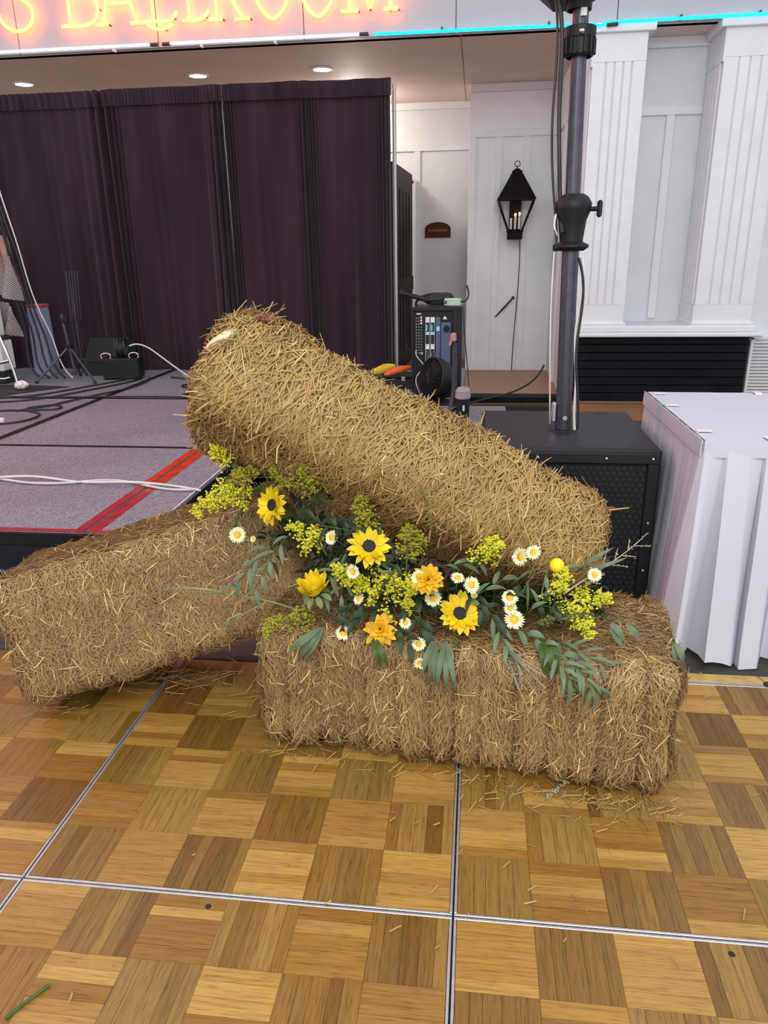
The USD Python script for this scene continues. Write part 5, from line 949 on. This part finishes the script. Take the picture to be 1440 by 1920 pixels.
part(t, 'stem', tube(spline([(0, 0.01, -BALL[1]*0.8), A3(0, 0, -0.04)+an*0.3, an], 9), 0.0022, 6), STEM_PALE, smooth=60)
OCT = (A3((1, 0, 0), (-1, 0, 0), (0, 1, 0), (0, -1, 0), (0, 0, 1), (0, 0, -1)), np.array([[0, 2, 4], [2, 1, 4], [1, 3, 4], [3, 0, 4], [2, 0, 5], [1, 2, 5], [3, 1, 5], [0, 3, 5]]))
def florets(pts, rad, r):
    pts = np.array(pts); n = len(pts); s = rad*r.uniform(0.7, 1.35, n)
    v = pts[:, None] + OCT[0][None]*s[:, None, None]*r.uniform(0.75, 1.25, (n, 6, 1)); f = OCT[1][None] + (np.arange(n)*6)[:, None, None]
    return v.reshape(-1, 3), f.reshape(-1, 3)
for k_, (b, e, w, br, lab, nb) in enumerate(RODS):
    r = np.random.default_rng(120+k_); b = A3(*b); e = A3(*e); ax_ = e-b; L = np.linalg.norm(ax_); d = ax_/L
    t = thing('goldenrod_spray', lab, 'goldenrod', b); F = frame_of(d, (0, -1, 0.2)); seedy = 'seedy' in lab; roundh = 'round' in lab
    main = spline([A3(0, 0, 0), ax_*0.5+A3(0, 0, 0.015*L/0.1), ax_], 12)
    st = [tube(main, np.linspace(0.0018, 0.0007, 12), 5)]; pts = []
    st.append(tube(spline([(anchor(b)-b)*0.6, (anchor(b)-b)*0.25, A3(0, 0, 0)], 6), 0.0018, 5))
    for i in range(nb):
        u = (r.uniform(0.05, 1.0) if roundh else r.uniform(0.15, 1.0)); p0 = main[min(11, int(u*11))]; a = i*2.4+r.normal(0, 0.3)
        rad = F[:, 0]*math.cos(a) + F[:, 1]*math.sin(a); bl = 1.2*w*(1.15 if roundh else 1.25-0.9*u)*r.uniform(0.6, 1.1)*(0.55 if seedy else 1)
        p1 = p0 + rad*bl*0.5 + d*bl*0.55; p2 = p1 + rad*bl*0.45 + d*bl*(0.1 if not seedy else 0.5) - A3(0, 0, 0.2*bl)
        c = spline([p0, p1, p2], 7); st.append(tube(c, 0.0006, 3, False))
        for q in range(14): pts.append(spline([p0, p1, p2], 24)[int(r.integers(8, 24))] + r.normal(0, 0.0040, 3))
    part(t, 'stem', cat(*st), STEM, smooth=60)
    part(t, 'florets', florets(pts, 0.0033, r), SEED_OLIVE if seedy else (ROD if br >= 0.7 else ROD_DULL), kind='stuff')
LM = {'g': LEAF_GREY, 'd': LEAF_DARK, 'm': LEAF_MID}
for k_, (b, m_, e, w, mk, n, lab) in enumerate(LEAVES):
    r = np.random.default_rng(200+k_); b, m_, e = A3(*b), A3(*m_), A3(*e); L = np.linalg.norm(m_-b)+np.linalg.norm(e-m_)
    t = thing('leaf_sprig' if n > 3 else 'leaf', lab, 'foliage' if n > 3 else 'leaf', b); m1, e1 = m_-b, e-b; mat = LM[mk]
    side = np.cross(e1, (0, -1, 0.4)); side /= np.linalg.norm(side)+1e-9; c = spline([A3(0, 0, 0), m1, e1], 24)
    if n <= 3:
        for i in range(n):
            o = (i-(n-1)/2)*0.16*L*side + r.normal(0, 0.006, 3)
            part(t, 'blade', blade([A3(0, 0, 0), m1+o*0.6, e1+o*(0.8 if n == 2 else 1)], w, 0.25, 9), mat, smooth=True)
        part(t, 'stalk', tube(spline([(anchor(b)-b)*(0.3 if n > 1 else 0.2), A3(0, 0, 0), m1*0.5], 6), 0.0011, 5), STEM, smooth=60); continue
    part(t, 'stalk', tube(np.vstack([(anchor(b)-b)[None]*0.5, c]), 0.0012, 5), STEM, smooth=60)
    for i in range(n):
        u = 0.12+0.85*i/max(n-1, 1); p = c[int(u*23)]; tg = c[min(23, int(u*23)+1)]-c[max(0, int(u*23)-1)]; tg /= np.linalg.norm(tg)+1e-9
        sg = (-1)**i; ll = (0.040 if mk == 'd' else 0.045)*r.uniform(0.75, 1.25)*(1.15 if w < 0.006 else 1)
        dr = tg*0.75 + side*sg*r.uniform(0.25, 0.75) + r.normal(0, 0.30 if mk == 'd' else 0.12, 3); dr /= np.linalg.norm(dr)
        q1 = p+dr*ll*0.5+A3(0, -0.004, 0.003); q2 = p+dr*ll+A3(0, -0.002, -0.010)
        part(t, 'leaf_blade', blade([p, q1, q2], min(w, 0.0095)*r.uniform(0.65, 0.95), 0.25, 7), mat, smooth=True)
for k_, (pts, kind, lab) in enumerate(GRASSES):
    r = np.random.default_rng(300+k_); P = A3(*pts); b = P[0]; c = spline(P-b, 40)
    t = thing({'long': 'long_grass', 'tassel': 'green_tassel', 'twig': 'budded_twig', 'silver': 'silver_sprig', 'plume': 'grass_plume'}[kind], lab, {'long': 'grass', 'tassel': 'tassel flower', 'twig': 'twig', 'silver': 'flower sprig', 'plume': 'grass'}[kind], b)
    if kind == 'long':
        part(t, 'stem', tube(c, np.linspace(0.0028, 0.0008, 40), 6), STEM_PALE, smooth=60)
        part(t, 'side_blade', blade([c[18], c[18]+(c[26]-c[18])*1.2+A3(0, -0.004, 0.012), c[18]+(c[34]-c[18])*1.2+A3(0, -0.006, 0.004)], 0.0024, 0.3, 8), STEM_PALE, smooth=True)
        part(t, 'seed_head', florets([c[int(r.integers(26, 40))]+r.normal(0, 0.0022, 3) for _ in range(50)], 0.0018, r), SEED_OLIVE, kind='stuff')
    elif kind == 'tassel':
        part(t, 'stem', tube(c, 0.0018, 6), STEM, smooth=60)
        part(t, 'florets', florets([c[int(r.integers(4, 40))]*1.0+r.normal(0, 0.0034, 3) for _ in range(700)], 0.0022, r), SEED_OLIVE, kind='stuff')
    elif kind in ('twig', 'silver'):
        pale = SEED_PALE; part(t, 'stem', tube(c, np.linspace(0.0022, 0.0008, 40), 6), pale, smooth=60); fl = []
        for i in range(9 if kind == 'twig' else 12):
            k0 = int(8+28*i/9) if kind == 'twig' else int(10+26*i/12); k0 = min(k0, 38); tg = c[k0+1]-c[k0-1]; tg /= np.linalg.norm(tg); sd = np.cross(tg, (0, -1, 0.2))*(-1)**i
            ln = (0.035 if kind == 'twig' else 0.014)*r.uniform(0.5, 1.2); q = [c[k0], c[k0]+(tg*0.7+sd*0.6)*ln*0.5, c[k0]+(tg*0.9+sd*0.8)*ln]
            if kind == 'twig': part(t, 'side_twig', tube(spline(q, 6), 0.0009, 4), pale, smooth=60)
            fl += [spline(q, 12)[int(r.integers(3, 12))]+r.normal(0, 0.0012 if kind == 'twig' else 0.003, 3) for _ in range(9 if kind == 'twig' else 26)]
        fl += [c[int(r.integers(30, 40))]+r.normal(0, 0.0015, 3) for _ in range(14)]
        part(t, 'buds', florets(fl, 0.0018 if kind == 'twig' else 0.0016, r), pale, kind='stuff')
    else:
        part(t, 'stem', tube(c, 0.0012, 5), STEM_PALE, smooth=60); st = []; fl = []
        for i in range(16):
            k0 = int(r.integers(6, 30)); sd = r.normal(0, 0.012, 3); q = [c[k0], (c[k0]+c[39])/2+sd, c[39]+sd*1.8+r.normal(0, 0.006, 3)]; st.append(tube(spline(q, 7), 0.0006, 3, False)); fl += [spline(q, 20)[int(r.integers(8, 20))]+r.normal(0, 0.001, 3) for _ in range(14)]
        part(t, 'seed_head', cat(*st, florets(fl, 0.0014, r)), SEED_PALE, kind='stuff')
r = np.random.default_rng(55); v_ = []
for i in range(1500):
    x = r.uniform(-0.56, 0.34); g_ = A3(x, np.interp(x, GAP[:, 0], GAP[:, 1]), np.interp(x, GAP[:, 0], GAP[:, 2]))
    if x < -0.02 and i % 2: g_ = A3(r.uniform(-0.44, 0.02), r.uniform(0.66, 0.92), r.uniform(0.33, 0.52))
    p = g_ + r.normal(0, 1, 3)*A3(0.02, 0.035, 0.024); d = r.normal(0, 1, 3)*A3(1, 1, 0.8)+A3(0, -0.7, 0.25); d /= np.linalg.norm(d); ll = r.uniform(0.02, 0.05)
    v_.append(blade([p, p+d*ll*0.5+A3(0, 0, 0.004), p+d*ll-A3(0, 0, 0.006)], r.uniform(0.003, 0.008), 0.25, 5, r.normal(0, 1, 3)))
solid('gap_fill_foliage', cat(*v_), LEAF_DARK, 'added dark foliage standing in for the shade in the gap between the sloping bale and the front bale', 'foliage', kind='stuff', smooth=True)  # added leaves fill the gap, their dark colour standing in for its shade
# ------------------------------------------------------------------ small things on and by the bales
t = thing('cream_cloth_scrap', 'cream scrap tucked on the upper left end of the sloping bale', 'cloth scrap', SCRAP[0])
bb = ball((0, 0, 0), 0.05, 3, (1.0, 0.5, 0.35)); bb = rot((bb[0]*(0.85+0.3*meshkit.noise(bb[0]*40, 4))[:, None], bb[1]), (0, 1, 0), -32); part(t, 'fold', bb, CREAM, smooth=True)
t = thing('dried_leaf_tuft', 'curled reddish brown dried leaves on top of the sloping bale', 'dried leaves', SCRAP[1])
r = np.random.default_rng(9); DRY = leafmat('dry_brown_leaf', (0.30, 0.12, 0.05), 0.3)
for i in range(7):
    a = r.uniform(0, 6.28); part(t, 'dry_leaf', blade([(0.012*math.cos(a+2), 0.012*math.sin(a+2), 0), (0.012*math.cos(a), 0.012*math.sin(a), 0.014), (0.026*math.cos(a+0.4), 0.02*math.sin(a+0.4), 0.008)], 0.011, 0.5, 7), DRY, smooth=True)
r = np.random.default_rng(77); v_, f_ = [], []
def lay(x, y, n, sx, sy, L=(0.012, 0.05), z=0.001):
    for _ in range(n):
        px, py = x+r.normal(0, sx), y+r.normal(0, sy); a = r.uniform(0, PI); l_ = r.uniform(*L)/2
        if py > 0.912: z0 = FZ + z
        else: z0 = z
        d = A3(math.cos(a), math.sin(a), 0); z1 = z0+r.uniform(0.001, 0.006)
        m = tube([A3(px, py, z1)-d*l_, A3(px, py, z1+r.uniform(0, 0.002)), A3(px, py, z1)+d*l_+A3(0, 0, r.uniform(0, 0.004))], r.uniform(0.0008, 0.0018), 3); v_.append(m)
c_, R_, D_, _ = BALES['front']
for u in np.linspace(-0.5, 0.5, 40): p = c_ + R_ @ A3(u*1.02, -0.225, 0); lay(p[0], p[1]-0.015, 3 + int(5*(u > 0.25)), 0.02, 0.018)
for u in np.linspace(-0.2, 0.2, 8): p = c_ + R_ @ A3(0.545, u, 0); lay(p[0], p[1], 3, 0.02, 0.02)
lay(-0.88, 0.80, 90, 0.11, 0.05, (0.02, 0.09)); lay(-0.62, 0.70, 16, 0.06, 0.07); lay(-1.15, 0.6, 14, 0.08, 0.04)
lay(0.1, 0.05, 26, 0.30, 0.16, (0.008, 0.03)); lay(-0.55, 0.05, 12, 0.35, 0.25, (0.006, 0.02)); lay(0.75, 0.6, 14, 0.12, 0.15, (0.008, 0.025)); lay(0.35, 0.30, 26, 0.10, 0.04, (0.015, 0.05)); lay(0.1, 0.36, 20, 0.06, 0.03, (0.015, 0.05))
solid('straw_litter', cat(*v_), STRAW, 'loose bits of straw scattered on the parquet round the bales', 'straw', kind='stuff')
solid('fallen_twig', tube(spline([(-0.764, -0.297, 0.004), (-0.745, -0.265, 0.005), (-0.722, -0.229, 0.004)], 10), 0.0032, 8), STEM, 'short dark green stem lying on the parquet in the bottom left corner', 'twig', smooth=60)
t = thing('fallen_seed_head', 'pale seed head lying on the parquet in front of the front bale', 'seed head', (0.208, 0.348, 0.003))
part(t, 'stem', rod((0, 0, 0), (0.056, 0.07, 0.001), 0.0012, 5), STEM_PALE); part(t, 'seeds', florets([A3(0.056, 0.07, 0.001)*u+r.normal(0, 0.003, 3)*A3(1, 1, 0.5)+A3(0, 0, 0.002) for u in r.uniform(0.05, 1, 60)], 0.0026, r), SEED_PALE, kind='stuff')
